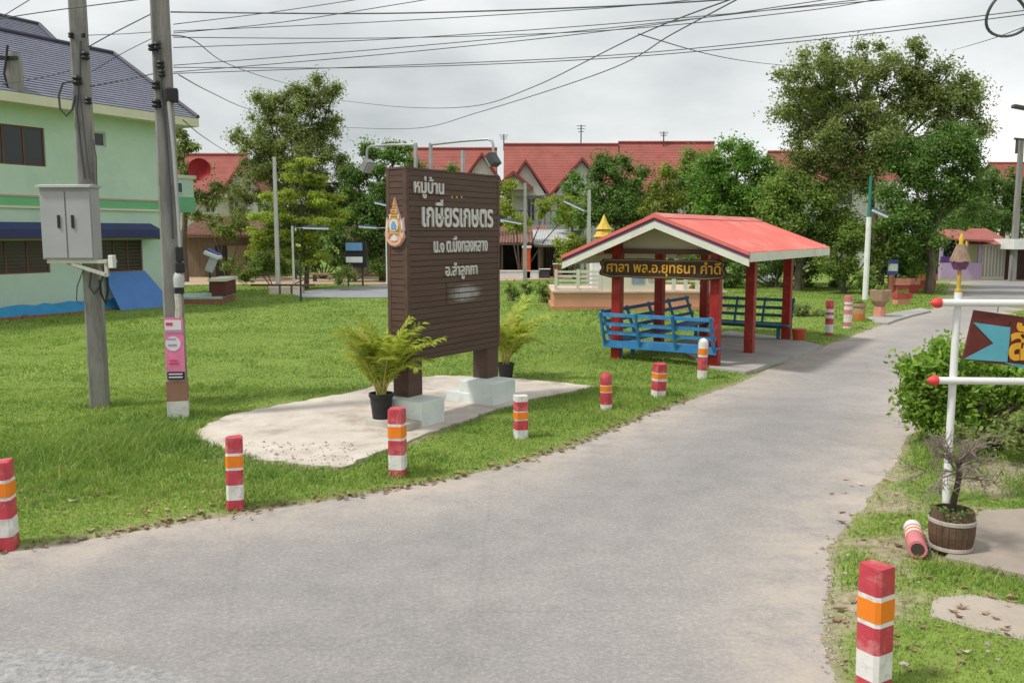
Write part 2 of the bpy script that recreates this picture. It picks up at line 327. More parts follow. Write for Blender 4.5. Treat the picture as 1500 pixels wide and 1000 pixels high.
ne = noise(3.3, 7, .75); me_ = N.new('ShaderNodeMapRange'); me_.inputs[1].default_value = .57; me_.inputs[2].default_value = .72; me_.inputs[4].default_value = .42; K(ne.outputs['Fac'], me_.inputs[0]); m7 = N.new('ShaderNodeMixRGB'); m7.inputs[2].default_value = (.20, .185, .175, 1); K(me_.outputs[0], m7.inputs[0]); K(m6.outputs[0], m7.inputs[1])
K(mm.outputs[0], m4.inputs[0]); K(m7.outputs[0], m4.inputs[1])
K(m4.outputs[0], b.inputs['Base Color']); b.inputs['Roughness'].default_value = .9; b.inputs['Specular IOR Level'].default_value = .2
bu = N.new('ShaderNodeBump'); bu.inputs['Strength'].default_value = .35; bu.inputs['Distance'].default_value = .01; K(nb.outputs['Fac'], bu.inputs['Height']); K(bu.outputs[0], b.inputs['Normal'])
# the road sheet: grid cells near the polygon, cut by the raised verge
rx = list(np.arange(-40, -10, 1.0)) + list(np.arange(-10, 8, .4)) + list(np.arange(8, 46, 1.0)); ry = list(np.arange(-14, 3, 1.0)) + list(np.arange(3, 24, .4)) + list(np.arange(24, 70, 1.0))
RX, RY = np.meshgrid(rx, ry); nxr = len(rx); i2, j2 = np.meshgrid(np.arange(nxr - 1), np.arange(len(ry) - 1)); q0 = (j2 * nxr + i2).ravel()
rd = sdf(road_poly, RX.ravel(), RY.ravel()); fc = np.column_stack([q0, q0 + 1, q0 + nxr + 1, q0 + nxr])
keep = (rd[fc] < .3).any(axis=1)
road = mesh_np('road', np.column_stack([RX.ravel(), RY.ravel(), np.zeros(RX.size)]), [fc[keep]], rm)
tag(road, kind='structure')
road.data.attributes.new('wear', 'FLOAT', 'POINT').data.foreach_set('value', np.clip((-rd - .5) / 1.1, 0, 1).astype(np.float32))
road.data.attributes.new('dust', 'FLOAT', 'POINT').data.foreach_set('value', np.exp(-(np.maximum(-rd, 0) / .55) ** 2).astype(np.float32))
def rough_poly(poly, step=.35, amp=.05):
    o = []; n = len(poly)
    for i in range(n):
        a, b_ = Vector(poly[i]), Vector(poly[(i + 1) % n]); k = max(1, int((b_ - a).length / step)); nn = Vector((-(b_ - a).y, (b_ - a).x)).normalized()
        for q in range(k): o.append(tuple(a.lerp(b_, q / k) + nn * random.uniform(-amp, amp)))
    return o
asph = M('old_asphalt', (.285, .28, .28), .9, .35, 30, .4, 60, stain=(.45, .44, .43), stain_amt=.8, stain_scale=14)
tag(MB().prism(rough_poly([tuple(W(*p)[:2]) for p in [(-500, 935), (-60, 944), (60, 950), (160, 966), (260, 988), (400, 1040), (500, 1100), (-700, 1100)]], .25, .02), 'z', -.03, .005).build('asphalt_patch', asph), kind='structure')
pad_mat = M('pale_concrete', (.56, .50, .44), .9, .16, 1.6, .4, 30, stain=(.26, .20, .15), stain_amt=.75, stain_scale=1.7)
slab_mat = M('grey_slab', (.36, .35, .33), .9, .16, 1.0, .25, 40, stain=(.2, .19, .17), stain_amt=.5)
sand_mat = M('sandy_path', (.46, .34, .23), .95, .15, 1.0)
greypath = M('grey_path', (.26, .27, .28), .9, .12, 1.0)
tag(MB().prism(rough_poly(pad_poly, .14, .05), 'z', -.05, .068).build('concrete_apron', pad_mat), kind='structure')
tag(MB().prism(rough_poly(slab_poly, .5, .025), 'z', -.05, .085).build('shelter_slab', slab_mat), kind='structure')
tag(MB().prism(rough_poly(rslab_poly, .4, .015), 'z', -.05, .085).build('pavement_slab', M('brown_slab', (.33, .28, .235), .9, .15, 1.4, .25, 40, stain=(.2, .17, .14))), kind='structure')
tag(MB().prism(rough_poly(rpatch_poly, .3, .04), 'z', -.05, .056).build('pavement_patch', M('patch_slab', (.42, .36, .30), .9, .15, 2, .3, 40, stain=(.22, .18, .14))), kind='structure')
tag(MB().prism(rough_poly(drive_poly, .8, .04), 'z', -.05, .06).build('driveway', slab_mat), kind='structure')
tag(MB().prism(rough_poly(path_poly, 1.5, .12), 'z', -.05, .07).build('dirt_path', sand_mat), kind='structure')
tag(MB().prism(rough_poly(grey_poly, 1.5, .08), 'z', -.05, .075).build('grey_path', greypath), kind='structure')

# ------------------------------------------------------------ grass
grass_mat, t, b = newmat('grass_blade'); N = t.nodes; K = t.links.new
g_ = N.new('ShaderNodeNewGeometry'); co = N.new('ShaderNodeTexCoord'); n_a = noise(.45, 5, .65); n_b = noise(2.6, 5, .7)
rp = N.new('ShaderNodeValToRGB'); rp.color_ramp.elements[0].position = .36; rp.color_ramp.elements[1].position = .64; rp.color_ramp.elements[0].color = (.12, .225, .04, 1); rp.color_ramp.elements[1].color = (.375, .465, .11, 1); e = rp.color_ramp.elements.new(.5); e.color = (.235, .36, .066, 1)
mxa = N.new('ShaderNodeMath'); mxa.operation = 'MULTIPLY_ADD'; mxa.inputs[1].default_value = .5; K(n_a.outputs['Fac'], mxa.inputs[0]); mxb = N.new('ShaderNodeMath'); mxb.operation = 'MULTIPLY'; mxb.inputs[1].default_value = .5; K(n_b.outputs['Fac'], mxb.inputs[0]); K(mxb.outputs[0], mxa.inputs[2])
K(mxa.outputs[0], rp.inputs[0]); ri = N.new('ShaderNodeValToRGB'); ri.color_ramp.elements[0].color = (.74, .78, .72, 1); ri.color_ramp.elements[1].color = (1.75, 1.42, 1.9, 1); e = ri.color_ramp.elements.new(.9); e.color = (1.16, 1.12, 1.1, 1); K(g_.outputs['Random Per Island'], ri.inputs[0])
mg = N.new('ShaderNodeMixRGB'); mg.blend_type = 'MULTIPLY'; mg.inputs[0].default_value = 1; K(rp.outputs[0], mg.inputs[1]); K(ri.outputs[0], mg.inputs[2]); K(mg.outputs[0], b.inputs['Base Color']); b.inputs['Roughness'].default_value = .55; b.inputs['Specular IOR Level'].default_value = .3
tr = N.new('ShaderNodeBsdfTranslucent'); K(mg.outputs[0], tr.inputs[0]); ms = N.new('ShaderNodeMixShader'); ms.inputs[0].default_value = .35; K(b.outputs[0], ms.inputs[1]); K(tr.outputs[0], ms.inputs[2]); K(ms.outputs[0], N['Material Output'].inputs[0])
solid_polys = [pad_poly, slab_poly, rslab_poly, rpatch_poly, drive_poly, path_poly, grey_poly]
def grass_field(y0, y1, dens, hgt, wid, bent, xmax=None):
    k = 0.68; A = k * (y1 ** 2 - y0 ** 2); n = int(A * dens)
    u = rng.random(n); Y = np.sqrt(y0 ** 2 + u * (y1 ** 2 - y0 ** 2)); X = (rng.random(n) * 2 - 1) * k * Y
    d = sdf(road_poly, X, Y) + (vnoise(X, Y, 1.1) - .5) * .10 + (vnoise(X, Y, 4.5) - .5) * .05
    ok = (d > .02) & (rng.random(n) < np.clip(d / .3 + .12, 0, 1))
    for p in solid_polys: ok &= sdf(p, X, Y) > -.02
    ok &= ~((X > 1.5) & (Y < 11) & (rng.random(n) < dirtf(X, Y) * 1.0))
    X, Y = X[ok], Y[ok]; n = len(X)
    tall = .58 + .9 * vnoise(X, Y, .9) ** 1.5 + .9 * (vnoise(X, Y, 2.3) > .74) * vnoise(X, Y, .45)
    for (tx, ty, tr, th) in tufts:
        tall += th * np.exp(-((X - tx) ** 2 + (Y - ty) ** 2) / tr ** 2)
    h = hgt * tall * rng.uniform(.55, 1.25, n); wd = wid * rng.uniform(.7, 1.4, n)
    g = rng.random(n) * 2 * PI; ln = rng.uniform(.3, 1.3, n) * h; g2 = rng.random(n) * 2 * PI
    Z = gz(X, Y) - .005; lx, ly = np.cos(g) * ln, np.sin(g) * ln; wx, wy = np.cos(g2) * wd / 2, np.sin(g2) * wd / 2
    b0 = np.column_stack([X - wx, Y - wy, Z]); b1 = np.column_stack([X + wx, Y + wy, Z]); tp = np.column_stack([X + lx, Y + ly, Z + h])
    if bent:
        m0 = np.column_stack([X - wx * .75 + lx * .3, Y - wy * .75 + ly * .3, Z + h * .58]); m1_ = np.column_stack([X + wx * .75 + lx * .3, Y + wy * .75 + ly * .3, Z + h * .58])
        V = np.stack([b0, b1, m1_, m0, tp], 1).reshape(-1, 3); i0 = np.arange(n) * 5
        return V, np.column_stack([i0, i0 + 1, i0 + 2, i0 + 3]), np.column_stack([i0 + 3, i0 + 2, i0 + 4])
    V = np.stack([b0, b1, tp], 1).reshape(-1, 3); i0 = np.arange(n) * 3
    return V, np.zeros((0, 4), int), np.column_stack([i0, i0 + 1, i0 + 2])
def tf(px, py, r, h): q = W(px, py); return (q.x, q.y, r, h)
tufts = [tf(262, 612, .5, 2.2), tf(150, 600, .3, 1.2), tf(583, 697, .3, 1.8), tf(100, 680, 1.3, 2.2), tf(190, 660, .9, 2.2), tf(560, 675, .3, 1.5), tf(345, 740, .2, .8), tf(530, 650, .35, 2.0), tf(762, 642, .25, 1.0), tf(240, 640, .6, 1.6), tf(888, 600, .3, 1), tf(965, 582, .3, 1),
         tf(1400, 670, .8, 1.5), tf(1490, 700, .8, 1.8), tf(1310, 740, .2, .5), tf(940, 560, .6, 1.5), tf(1490, 860, .3, .6), tf(908, 535, .4, 1.2)]
parts = [grass_field(4.2, 9, 3000, .040, .0075, True), grass_field(9, 14.5, 1800, .040, .010, True), grass_field(14.5, 24, 520, .040, .020, False), grass_field(24, 46, 130, .045, .045, False)]
V = []; q4 = []; q3 = []; o_ = 0
for v_, a_, b_ in parts: V.append(v_); q4.append(a_ + o_); q3.append(b_ + o_); o_ += len(v_)
grass = mesh_np('grass', np.concatenate(V), [np.concatenate(q4), np.concatenate(q3)], grass_mat)
tag(grass, 'short green lawn grass growing beside the road and round the sign', 'grass', kind='stuff')

# dry leaves and litter along the verge
lit = []
for i in range(620):
    k_ = random.random()
    if k_ < .62:
        j = random.randrange(0, 13); a, b_ = Vector(road_poly[j]), Vector(road_poly[j + 1]); p = a.lerp(b_, random.random())
        p += Vector((random.gauss(-.03, .05), random.gauss(.04, .055)))
    elif k_ < .85:
        p = W(random.uniform(1215, 1500), random.uniform(690, 1000)); p = Vector((p.x, p.y))
    else:
        p = W(random.uniform(20, 420), random.uniform(715, 765)); p = Vector((p.x, p.y))
    lit.append((p.x, p.y, random.random() < .7))
V = []; Fc = []
for (x, y, _) in lit:
    z = max(gz1(x, y), 0) + .012; s_ = random.uniform(.018, .042) * random.choice((1, 1, 1.4)); g = random.random() * 6.28; cu = random.uniform(.1, .5) * s_
    c_, s2 = math.cos(g), math.sin(g); o = len(V)
    for (u, v_, h) in ((-1, 0, cu), (-.2, -.5, .2 * cu), (1, 0, cu * 1.2), (-.2, .5, .3 * cu), (.3, 0, 0)):
        V.append((x + s_ * (u * c_ - v_ * s2), y + s_ * (u * s2 + v_ * c_), z + h))
    Fc += [(o, o + 1, o + 4), (o + 1, o + 2, o + 4), (o + 2, o + 3, o + 4), (o + 3, o, o + 4)]
mb = MB(); mb.v = V; mb.f = [list(f) for f in Fc]; mb.m = [0] * len(Fc)
tag(mb.build('fallen_leaves', leafmat('dry_leaf', (.10, .05, .03), (.40, .27, .16), .1, (.58, .52, .42))), 'dry brown fallen leaves scattered along the road edge', 'leaves', kind='stuff')

# ------------------------------------------------------------ shared builders
def roof_plane(mb, e0, e1, r1, r0, n, step=.03, mi=0):
    """tile courses from eave e0-e1 up to ridge r0-r1, each course a step proud of the one above"""
    e0, e1, r0, r1 = map(Vector, (e0, e1, r0, r1)); nr = (e1 - e0).cross(r0 - e0 if (r0 - e0).length > .01 else r1 - e0).normalized()
    if nr.z < 0: nr = -nr
    for i in range(n):
        f0, f1 = i / n, (i + 1) / n
        a, b_ = e0.lerp(r0, f0), e1.lerp(r1, f0); c, d = e1.lerp(r1, f1), e0.lerp(r0, f1)
        a2, b2 = a + nr * step, b_ + nr * step
        mb.add([a, b_, b2, a2, c, d], [(0, 1, 2, 3), (3, 2, 4, 5)], mi)
def wall_holes(mb, x0, x1, z0, z1, holes, y=0, depth=.16):
    X = sorted({x0, x1} | {h[0] for h in holes} | {h[1] for h in holes}); Z = sorted({z0, z1} | {h[2] for h in holes} | {h[3] for h in holes})
    for i in range(len(X) - 1):
        for j in range(len(Z) - 1):
            cx, cz = (X[i] + X[i + 1]) / 2, (Z[j] + Z[j + 1]) / 2
            if any(h[0] < cx < h[1] and h[2] < cz < h[3] for h in holes): continue
            mb.add([(X[i], y, Z[j]), (X[i + 1], y, Z[j]), (X[i + 1], y, Z[j + 1]), (X[i], y, Z[j + 1])], [(0, 1, 2, 3)])
    for a, b_, c, d in holes:
        for q in ([(a, c), (b_, c)], [(b_, c), (b_, d)], [(b_, d), (a, d)], [(a, d), (a, c)]):
            (u0, w0), (u1, w1) = q
            mb.add([(u0, y, w0), (u1, y, w1), (u1, y + depth, w1), (u0, y + depth, w0)], [(0, 1, 2, 3)])
def window(parent, x0, x1, z0, z1, y, n, frame_m, glass_m, louvre=0, fw=.05):
    mb = MB(); mb.span((x0, y, z0), (x1, y + .06, z0 + fw)); mb.span((x0, y, z1 - fw), (x1, y + .06, z1))
    for i in range(n + 1):
        c = x0 + (x1 - x0 - fw) * i / n; mb.span((c, y + .003, z0 + fw), (c + fw, y + .057, z1 - fw))
    wn = mb.build('window', frame_m, parent)
    for i in range(n):
        a = x0 + (x1 - x0 - fw) * i / n + fw; b_ = x0 + (x1 - x0 - fw) * (i + 1) / n
        MB().span((a, y + .026, z0 + fw), (b_, y + .034, z1 - fw)).build('pane', glass_m, wn)
        if louvre:
            lm = MB()
            for k in range(louvre):
                zz = z0 + fw + (z1 - z0 - 2 * fw) * (k + .5) / louvre; lm.box(((a + b_) / 2, y + .016, zz), (b_ - a, .012, .02))
            lm.build('louvres', frame_m, wn)
    return wn
def text(name, body, box, y, mat, parent, th=.02, fit='both', space=1.0, weight=0.0):
    x0, x1, z0, z1 = box
    cu = bpy.data.curves.new(name, 'FONT'); cu.body = body; cu.extrude = .1; cu.resolution_u = 3; cu.offset = weight; cu.space_character = space
    o = bpy.data.objects.new(name, cu); C.objects.link(o); bpy.context.view_layer.update()
    me = bpy.data.meshes.new_from_object(o.evaluated_get(bpy.context.evaluated_depsgraph_get())); bpy.data.objects.remove(o); bpy.data.curves.remove(cu)
    n = len(me.vertices); co_ = np.zeros(n * 3, np.float32)
    if n:
        me.vertices.foreach_get('co', co_); co_ = co_.reshape(-1, 3); lo, hi = co_.min(0), co_.max(0); sz = np.maximum(hi - lo, 1e-6)
        nx_ = x0 + (co_[:, 0] - lo[0]) / sz[0] * (x1 - x0); nz_ = z0 + (co_[:, 1] - lo[1]) / sz[1] * (z1 - z0); ny_ = y - (co_[:, 2] - lo[2]) / sz[2] * th
        me.vertices.foreach_set('co', np.column_stack([nx_, ny_, nz_]).astype(np.float32).ravel())
    me.materials.clear(); me.materials.append(mat); me.update()
    b = bpy.data.objects.new(name, me); C.objects.link(b); b.parent = parent
    return b

# ------------------------------------------------------------ green house on the left
hA, hC = W(0, 469), W(254, 446.5)
HF = Frame(hC, hC - hA)                       # x negative to the left, y behind the wall
wallm = M('mint_render', (.52, .67, .57), .8, .05, 1.2, .12, 40, stain=(.38, .55, .42), stain_amt=.4, stain_scale=.9)
green_band = M('green_band', (.17, .46, .24), .8, .06); cream = M('cream_trim', (.66, .64, .50), .75, .06); pink_line = M('pink_trim', (.52, .34, .27), .8, .06)
slate = M('slate_blue_tile', (.20, .205, .27), .6, .18, 5, stain=(.27, .275, .33), stain_amt=.4); slate_ridge = M('dark_ridge', (.05, .05, .075), .6)
blue_tarp = M('blue_tarp', (.03, .27, .52), .5, .12, 3, .3, 12); navy = M('navy_awning', (.035, .045, .14), .6); blue_board = M('blue_board', (.07, .20, .50), .55, .1, 2)
brick_mat = M('plinth_brick', (.30, .13, .08), .85, .25, 6)
house = thing('green_house', 'pale green two-storey house with slate-blue tiled hip roof at the left', 'house', HF.w(0, 0, 0), HF.rz)
XL = HF.hit(-260, 480)[0]; ze = HF.hit(180, 168)[1]; DEP = 8.0
def hr(px0, px1, py0, py1):
    a = HF.hit(px0, (py0 + py1) / 2)[0]; b_ = HF.hit(px1, (py0 + py1) / 2)[0]; mid = (px0 + px1) / 2
    return (a, b_, HF.hit(mid, py1)[1], HF.hit(mid, py0)[1])
h_up = hr(-60, 66, 181, 240); h_small = hr(134, 155, 193, 215); h_lo1 = hr(-60, 73, 349, 402); h_lo2 = hr(146, 209, 348, 398)
mb = MB(); wall_holes(mb, XL, 0, 0, ze, [h_up, h_small, h_lo1, h_lo2])
mb.add([(0, 0, 0), (0, DEP, 0), (0, DEP, ze), (0, 0, ze)], [(0, 1, 2, 3)]); mb.add([(XL, 0, 0), (XL, DEP, 0), (XL, DEP, ze), (XL, 0, ze)], [(3, 2, 1, 0)]); mb.add([(XL, DEP, 0), (0, DEP, 0), (0, DEP, ze), (XL, DEP, ze)], [(3, 2, 1, 0)])
mb.build('wall', wallm, house)
window(house, *h_up, .05, 4, window_frame_brown, win_glass); window(house, *h_small, .05, 1, M('white_frame', (.5, .52, .5)), win_glass)
window(house, *h_lo1, .05, 4, window_frame_brown, win_glass, 9); window(house, *h_lo2, .05, 3, window_frame_brown, win_glass, 9)
zb = [HF.hit(190, y)[1] for y in (292, 306, 309, 313)]
MB().span((XL, -.03, zb[1]), (.03, 0, zb[0] - .05)).build('wall_band', green_band, house)
MB().span((XL, -.05, zb[0] - .05), (.05, 0, zb[0])).build('moulding', pink_line, house)
MB().span((XL, -.07, zb[2]), (.07, 0, zb[1])).build('moulding', cream, house)
xa = HF.hit(221, 335)[0]; za, zc = HF.hit(180, 327)[1], HF.hit(180, 346)[1]
aw = MB().prism([(0, za), (-.55, za - .22), (-.55, zc - .05), (-.5, zc - .05), (-.5, za - .30), (0, za - .08)], 'x', XL, xa).build('awning', navy, house)
MB().span((XL, -.52, zc - .12), (xa - .05, -.47, zc - .05)).build('awning_rail', M('olive_rail', (.16, .16, .04), .6), aw)
# roof: a lower hip at the near end and a taller part to the left
OV = .75; ex = HF.hit(290, 176, -OV)[0]; ezz = HF.hit(290, 176, -OV)[1] + .05
rx_, rz_ = HF.hit(166, 80, 3.6); ux_, uz_ = HF.hit(57, 38, 4.4); vx_, vz_ = HF.hit(82, 65, 3.6)
mb = MB(); e_l = (XL - .7, -OV, ezz); e_r = (ex, -OV, ezz); e_br = (ex, DEP + OV, ezz); e_bl = (XL - .7, DEP + OV, ezz)
rR = (rx_, 3.6, rz_); rL = (XL - .7, 3.6, rz_)
roof_plane(mb, e_l, e_r, rR, rL, 26); roof_plane(mb, e_r, e_br, rR, rR, 26); roof_plane(mb, e_br, e_bl, rL, rR, 10)
roof = mb.build('roof', slate, house)
sl_ = (rz_ - ezz) / (3.6 + OV); yu = 4.0
for _ in range(30): ux_, uz_ = HF.hit(57, 38, yu); yu = -OV + (uz_ - ezz) / sl_
VR = (vx_, 3.6, rz_); UR = (ux_, yu, uz_); k_ = .55
mb = MB(); lw_ = lambda p, q, f: tuple(Vector(p).lerp(Vector(q), f)); dn = Vector((0, 3.6 - yu, rz_ - uz_))
roof_plane(mb, Vector((XL - .7, 3.6, rz_ + .02)), Vector(VR) + Vector((0, 0, .02)), Vector(UR) + Vector((0, 0, .02)), Vector((XL - .7, yu, uz_ + .02)), 9)
roof_plane(mb, VR, (vx_, 2 * yu - 3.6, rz_), UR, UR, 9); roof_plane(mb, (vx_, 2 * yu - 3.6, rz_), (XL - .7, 2 * yu - 3.6, rz_), (XL - .7, yu, uz_), UR, 6)
mb.build('upper_roof', slate, house)
mb = MB()
for p, q in ((e_r, rR), (rR, rL), (e_br, rR)): mb.tube([Vector(p) + Vector((0, 0, .05)), Vector(q) + Vector((0, 0, .05))], .085, 6)
for p, q in ((VR, UR), (UR, (XL - .7, yu, uz_))): mb.tube([Vector(p) + Vector((0, 0, .05)), Vector(q) + Vector((0, 0, .05))], .085, 6)
mb.build('ridge_cap', slate_ridge, roof)
MB().span((XL - .7, -OV - .02, ezz - .30), (ex + .02, -OV + .04, ezz - .01)).span((ex - .04, -OV + .04, ezz - .30), (ex + .02, DEP + OV, ezz - .01)).build('fascia', cream, house)
MB().span((XL - .7, -OV + .04, ezz - .28), (ex - .04, DEP + OV, ezz - .24)).build('soffit', cream, house)
# tarpaulin skirt, brick plinth and the leaning board
mb = MB(); zt = .40; xx = list(np.linspace(XL, .15, 40)); vs = []
for x in xx:
    for k, (yy, z) in enumerate(((-.04, zt), (-.10, .28), (-.22, .17), (-.34, .1))): vs.append((x, yy + random.uniform(-.03, .03), z + random.uniform(-.03, .03)))
mb.add(vs, [(i * 4 + k, i * 4 + k + 1, i * 4 + k + 5, i * 4 + k + 4) for i in range(39) for k in range(3)]); mb.build('tarpaulin_skirt', blue_tarp, house, smooth=True)
bl = bpy.data.meshes.new('brick'); bm0 = MB().box((0, 0, 0), (.38, .16, .12)); bo = bm0.build('brick', brick_mat, house); bo.location = (0, -.45, .05); bme = bo.data
x = -.4
while x > XL:
    b2 = bpy.data.objects.new('brick', bme); C.objects.link(b2); b2.parent = house; b2.location = (x, -.45 + random.uniform(-.02, .02), .05 + random.uniform(-.01, .01)); x -= .4
bx0, bx1 = HF.hit(150, 425)[0], HF.hit(212, 425)[0]; zt = HF.hit(180, 398)[1]
MB().add([(bx0, -.06, zt), (bx1, -.06, zt), (bx1 + .5, -.95, .03), (bx0 - .05, -.95, .03), (bx0, -.02, zt), (bx1, -.02, zt), (bx1 + .5, -.91, .03), (bx0 - .05, -.91, .03)],
         [(0, 1, 2, 3), (7, 6, 5, 4), (0, 4, 5, 1), (1, 5, 6, 2), (2, 6, 7, 3), (3, 7, 4, 0)]).build('leaning_board', blue_board)
lb = bpy.data.objects['leaning_board']; lb.location = HF.w(0, 0, 0); lb.rotation_euler = (0, 0, HF.rz); tag(lb, 'flat blue board leaning on the green house wall under the window', 'board')
# bay at the far side
bp = MB(); yb = 5.0; b0, b1 = 0.0, HF.hitx(285, 285, 0)[0]
bz0, bz1 = HF.hit(275, 311, 3)[1], HF.hit(275, 262, 3)[1]; bxr = HF.hit(284, 285, 3)[0]
MB().span((.002, 3, bz0), (bxr, 6, bz1)).build('bay', wallm, house)
MB().span((.002, 2.94, bz1), (bxr + .12, 6.1, bz1 + .14)).build('bay_cornice', cream, house)
MB().span((.002, 2.97, bz0), (bxr + .03, 3, bz0 + .62)).build('bay_band', green_band, house)
window(house, bxr * .25, bxr * .85, bz0 + .75, bz1 - .15, 2.95, 2, M('white_frame2', (.6, .62, .6)), blue_glass)
# the stump of a pole at the eave
HSt = HF.hit(23, 150, -OV + .3); HSu = HF.hit(23, 79, -OV + .3); HSt = (HSt[0], ezz + .02)
po = MB().lathe([(.26, -.1), (.25, HSu[1] - HSt[1] - .25), (.20, HSu[1] - HSt[1])], 8, rot=.5).build('pole_stump', pole_con); MB().span((-.28, -.3, .9), (.28, -.2, 1.0)).tube([(.05, -.32, 1.3), (-.1, -.33, .5), (.0, -.32, -.1)], .035, 6).build('cable_strap', black_plastic, po)
po.location = HF.w(HSt[0], -OV + .3, HSt[1])
tag(po, 'short grey concrete post with black strap rising from the eave of the blue roof', 'post')

# ------------------------------------------------------------ utility poles
def pole(name, label, px, py, h, w0, w1, rz, lean=(0, 0)):
    q = W(px, py, .03); t_ = thing(name, label, 'pole', (q.x, q.y, 0), rz, 'utility poles')
    mb = MB(); a, b_ = w0 / 2, w1 / 2; g = .18
    def ring(r, z): c = r * g; return [(-r + c, -r, z), (r - c, -r, z), (r, -r + c, z), (r, r - c, z), (r - c, r, z), (-r + c, r, z), (-r, r - c, z), (-r, -r + c, z)]
    k = 12; vs = []
    for i in range(k + 1): vs += ring(a + (b_ - a) * i / k, -.3 + (h + .3) * i / k)
    mb.add(vs, [(i * 8 + j, i * 8 + (j + 1) % 8, (i + 1) * 8 + (j + 1) % 8, (i + 1) * 8 + j) for i in range(k) for j in range(8)] + [tuple(range(k * 8, k * 8 + 8))])
    mb.build('shaft', pole_con, t_)
    return t_, q
p1, q1 = pole('utility_pole', 'square concrete utility pole carrying the grey metal cabinet', 147, 598, 8.6, .25, .19, .25)
p2, q2 = pole('utility_pole', 'square concrete utility pole with the pink poster and white painted foot', 262, 612, 9.2, .27, .21, .3)
def lp(root, px, py, dy=0):               # pixel at the pole's own distance, in the pole's frame
    v_ = P(px, py, root.location.y + dy) - Vector(root.location); a = -root.rotation_euler.z
    return Vector((v_.x * math.cos(a) - v_.y * math.sin(a), v_.x * math.sin(a) + v_.y * math.cos(a), v_.z))
# painted foot of the second pole, boxes, insulators, cable runs
zf1, zf2, zf3 = lp(p2, 262, 585).z, lp(p2, 258, 556).z, lp(p2, 256, 465).z
def sleeve(z0, z1, m_, nm, r=.139): MB().lathe([(r * 1.43, z0), (r * 1.43, z1)], 4, rot=.5).build(nm, m_, p2)
sleeve(0, zf1, band_white, 'white_foot'); sleeve(zf1 + .002, zf2, M('brown_foot_paint', (.32, .17, .12), .8, .2, 5), 'brown_band', .1385)
def along(root, pts, r, nm, m_=cable_mat, n=6, dy=-.16):
    v_ = [lp(root, x, y, dy) for x, y in pts]; MB().tube(v_, r, n).build(nm, m_, root, smooth=True)
along(p1, [(118, 60), (117, 110), (112, 160), (118, 215), (124, 262)], .018, 'cable_run'); along(p1, [(113, 110), (120, 165), (126, 220), (131, 262)], .012, 'cable_run')
along(p1, [(110, 118), (92, 122), (86, 140), (88, 160), (97, 170), (106, 160), (110, 140)], .016, 'cable_loop'); along(p1, [(136, 205), (141, 230), (142, 280), (141, 330), (146, 380), (149, 395)], .009, 'cable_run')
along(p1, [(134, 395), (131, 420), (138, 430), (146, 420), (152, 400)], .016, 'cable_loop'); along(p1, [(122, 395), (113, 420), (112, 440), (120, 446)], .008, 'cable_run'); along(p1, [(146, 410), (148, 430), (155, 445), (158, 425), (156, 395)], .02, 'cable_loop', black_plastic)
along(p2, [(233, 60), (235, 120), (243, 200), (249, 280), (253, 350)], .02, 'cable_run'); along(p2, [(246, 140), (254, 220), (260, 300), (264, 365)], .024, 'conduit', galv); along(p2, [(228, 75), (234, 85), (236, 110)], .02, 'cable_loop')
for (px_, py_, s_) in ((125, 82, .09), (113, 118, .1), (129, 148, .08), (104, 52, .06), (122, 52, .05)): MB().lathe([(s_ * .5, -s_ * .6), (s_ * .7, -s_ * .3), (s_ * .45, 0), (s_ * .7, s_ * .3), (s_ * .5, s_ * .6)], 10, lp(p1, px_, py_, -.16)).build('insulator', black_plastic, p1, smooth=True)
for (px_, py_, s_) in ((222, 70, .07), (230, 68, .08), (229, 125, .09), (229, 152, .09), (237, 108, .07), (235, 95, .08)): MB().lathe([(s_ * .5, -s_ * .6), (s_ * .7, -s_ * .3), (s_ * .45, 0), (s_ * .7, s_ * .3), (s_ * .5, s_ * .6)], 10, lp(p2, px_, py_, -.16)).build('insulator', black_plastic, p2, smooth=True)
MB().box(lp(p2, 252, 140, -.1), (.16, .16, .18)).build('cable_clamp', black_plastic, p2, bevel=.02)
MB().box(lp(p2, 263, 372, -.12), (.10, .14, .20)).box(lp(p2, 264, 392, -.12), (.12, .14, .14)).build('meter_box', black_plastic, p2, bevel=.015)
MB().lathe([(.07, -.10), (.075, .02), (.06, .08), (.03, .11)], 12, lp(p2, 262, 410, -.14)).build('meter_cover', M('meter_grey', (.45, .46, .46), .4), p2, smooth=True)
MB().box(lp(p2, 263, 425, -.12), (.12, .12, .1)).build('meter_base', black_plastic, p2, bevel=.015)
along(p2, [(260, 430), (262, 450), (261, 466)], .045, 'white_wrapping', M('wrapping', (.5, .47, .42), .8, .25, 9))
# poster
pink = M('poster_pink', (.72, .20, .36), .5, .14, 8); pw = M('poster_white', (.72, .66, .72), .5, .06); pk = M('poster_black', (.03, .03, .03), .5); pg = M('poster_grey', (.33, .33, .46), .5); prd = M('poster_red', (.6, .05, .1), .5)
pa, pb_ = P(240, 465, q2.y - .21), P(271, 556, q2.y - .21); PF = Frame((pa.x, q2.y - .21), (1, .12)); pwid = pb_.x - pa.x; phh = pa.z - pb_.z
poster = thing('poster', 'pink advertising poster with white disc strapped round the concrete pole', 'poster', (pa.x, q2.y - .215, pb_.z), PF.rz)
MB().span((0, 0, phh * .13), (pwid, .008, phh)).build('sheet', pink, poster); MB().span((.01, .001, 0), (pwid - .01, .009, phh * .125)).build('black_strip', pk, poster)
MB().lathe([(pwid * .40, 0), (pwid * .40, .003)], 24).build('white_disc', pw, poster)
d_ = bpy.data.objects['white_disc']; d_.rotation_euler = (PI / 2, 0, 0); d_.location = (pwid * .43, -.001, phh * .58)
MB().span((.01, -.003, phh * .80), (pwid * .9, 0, phh * .96)).build('white_panel', pw, poster)
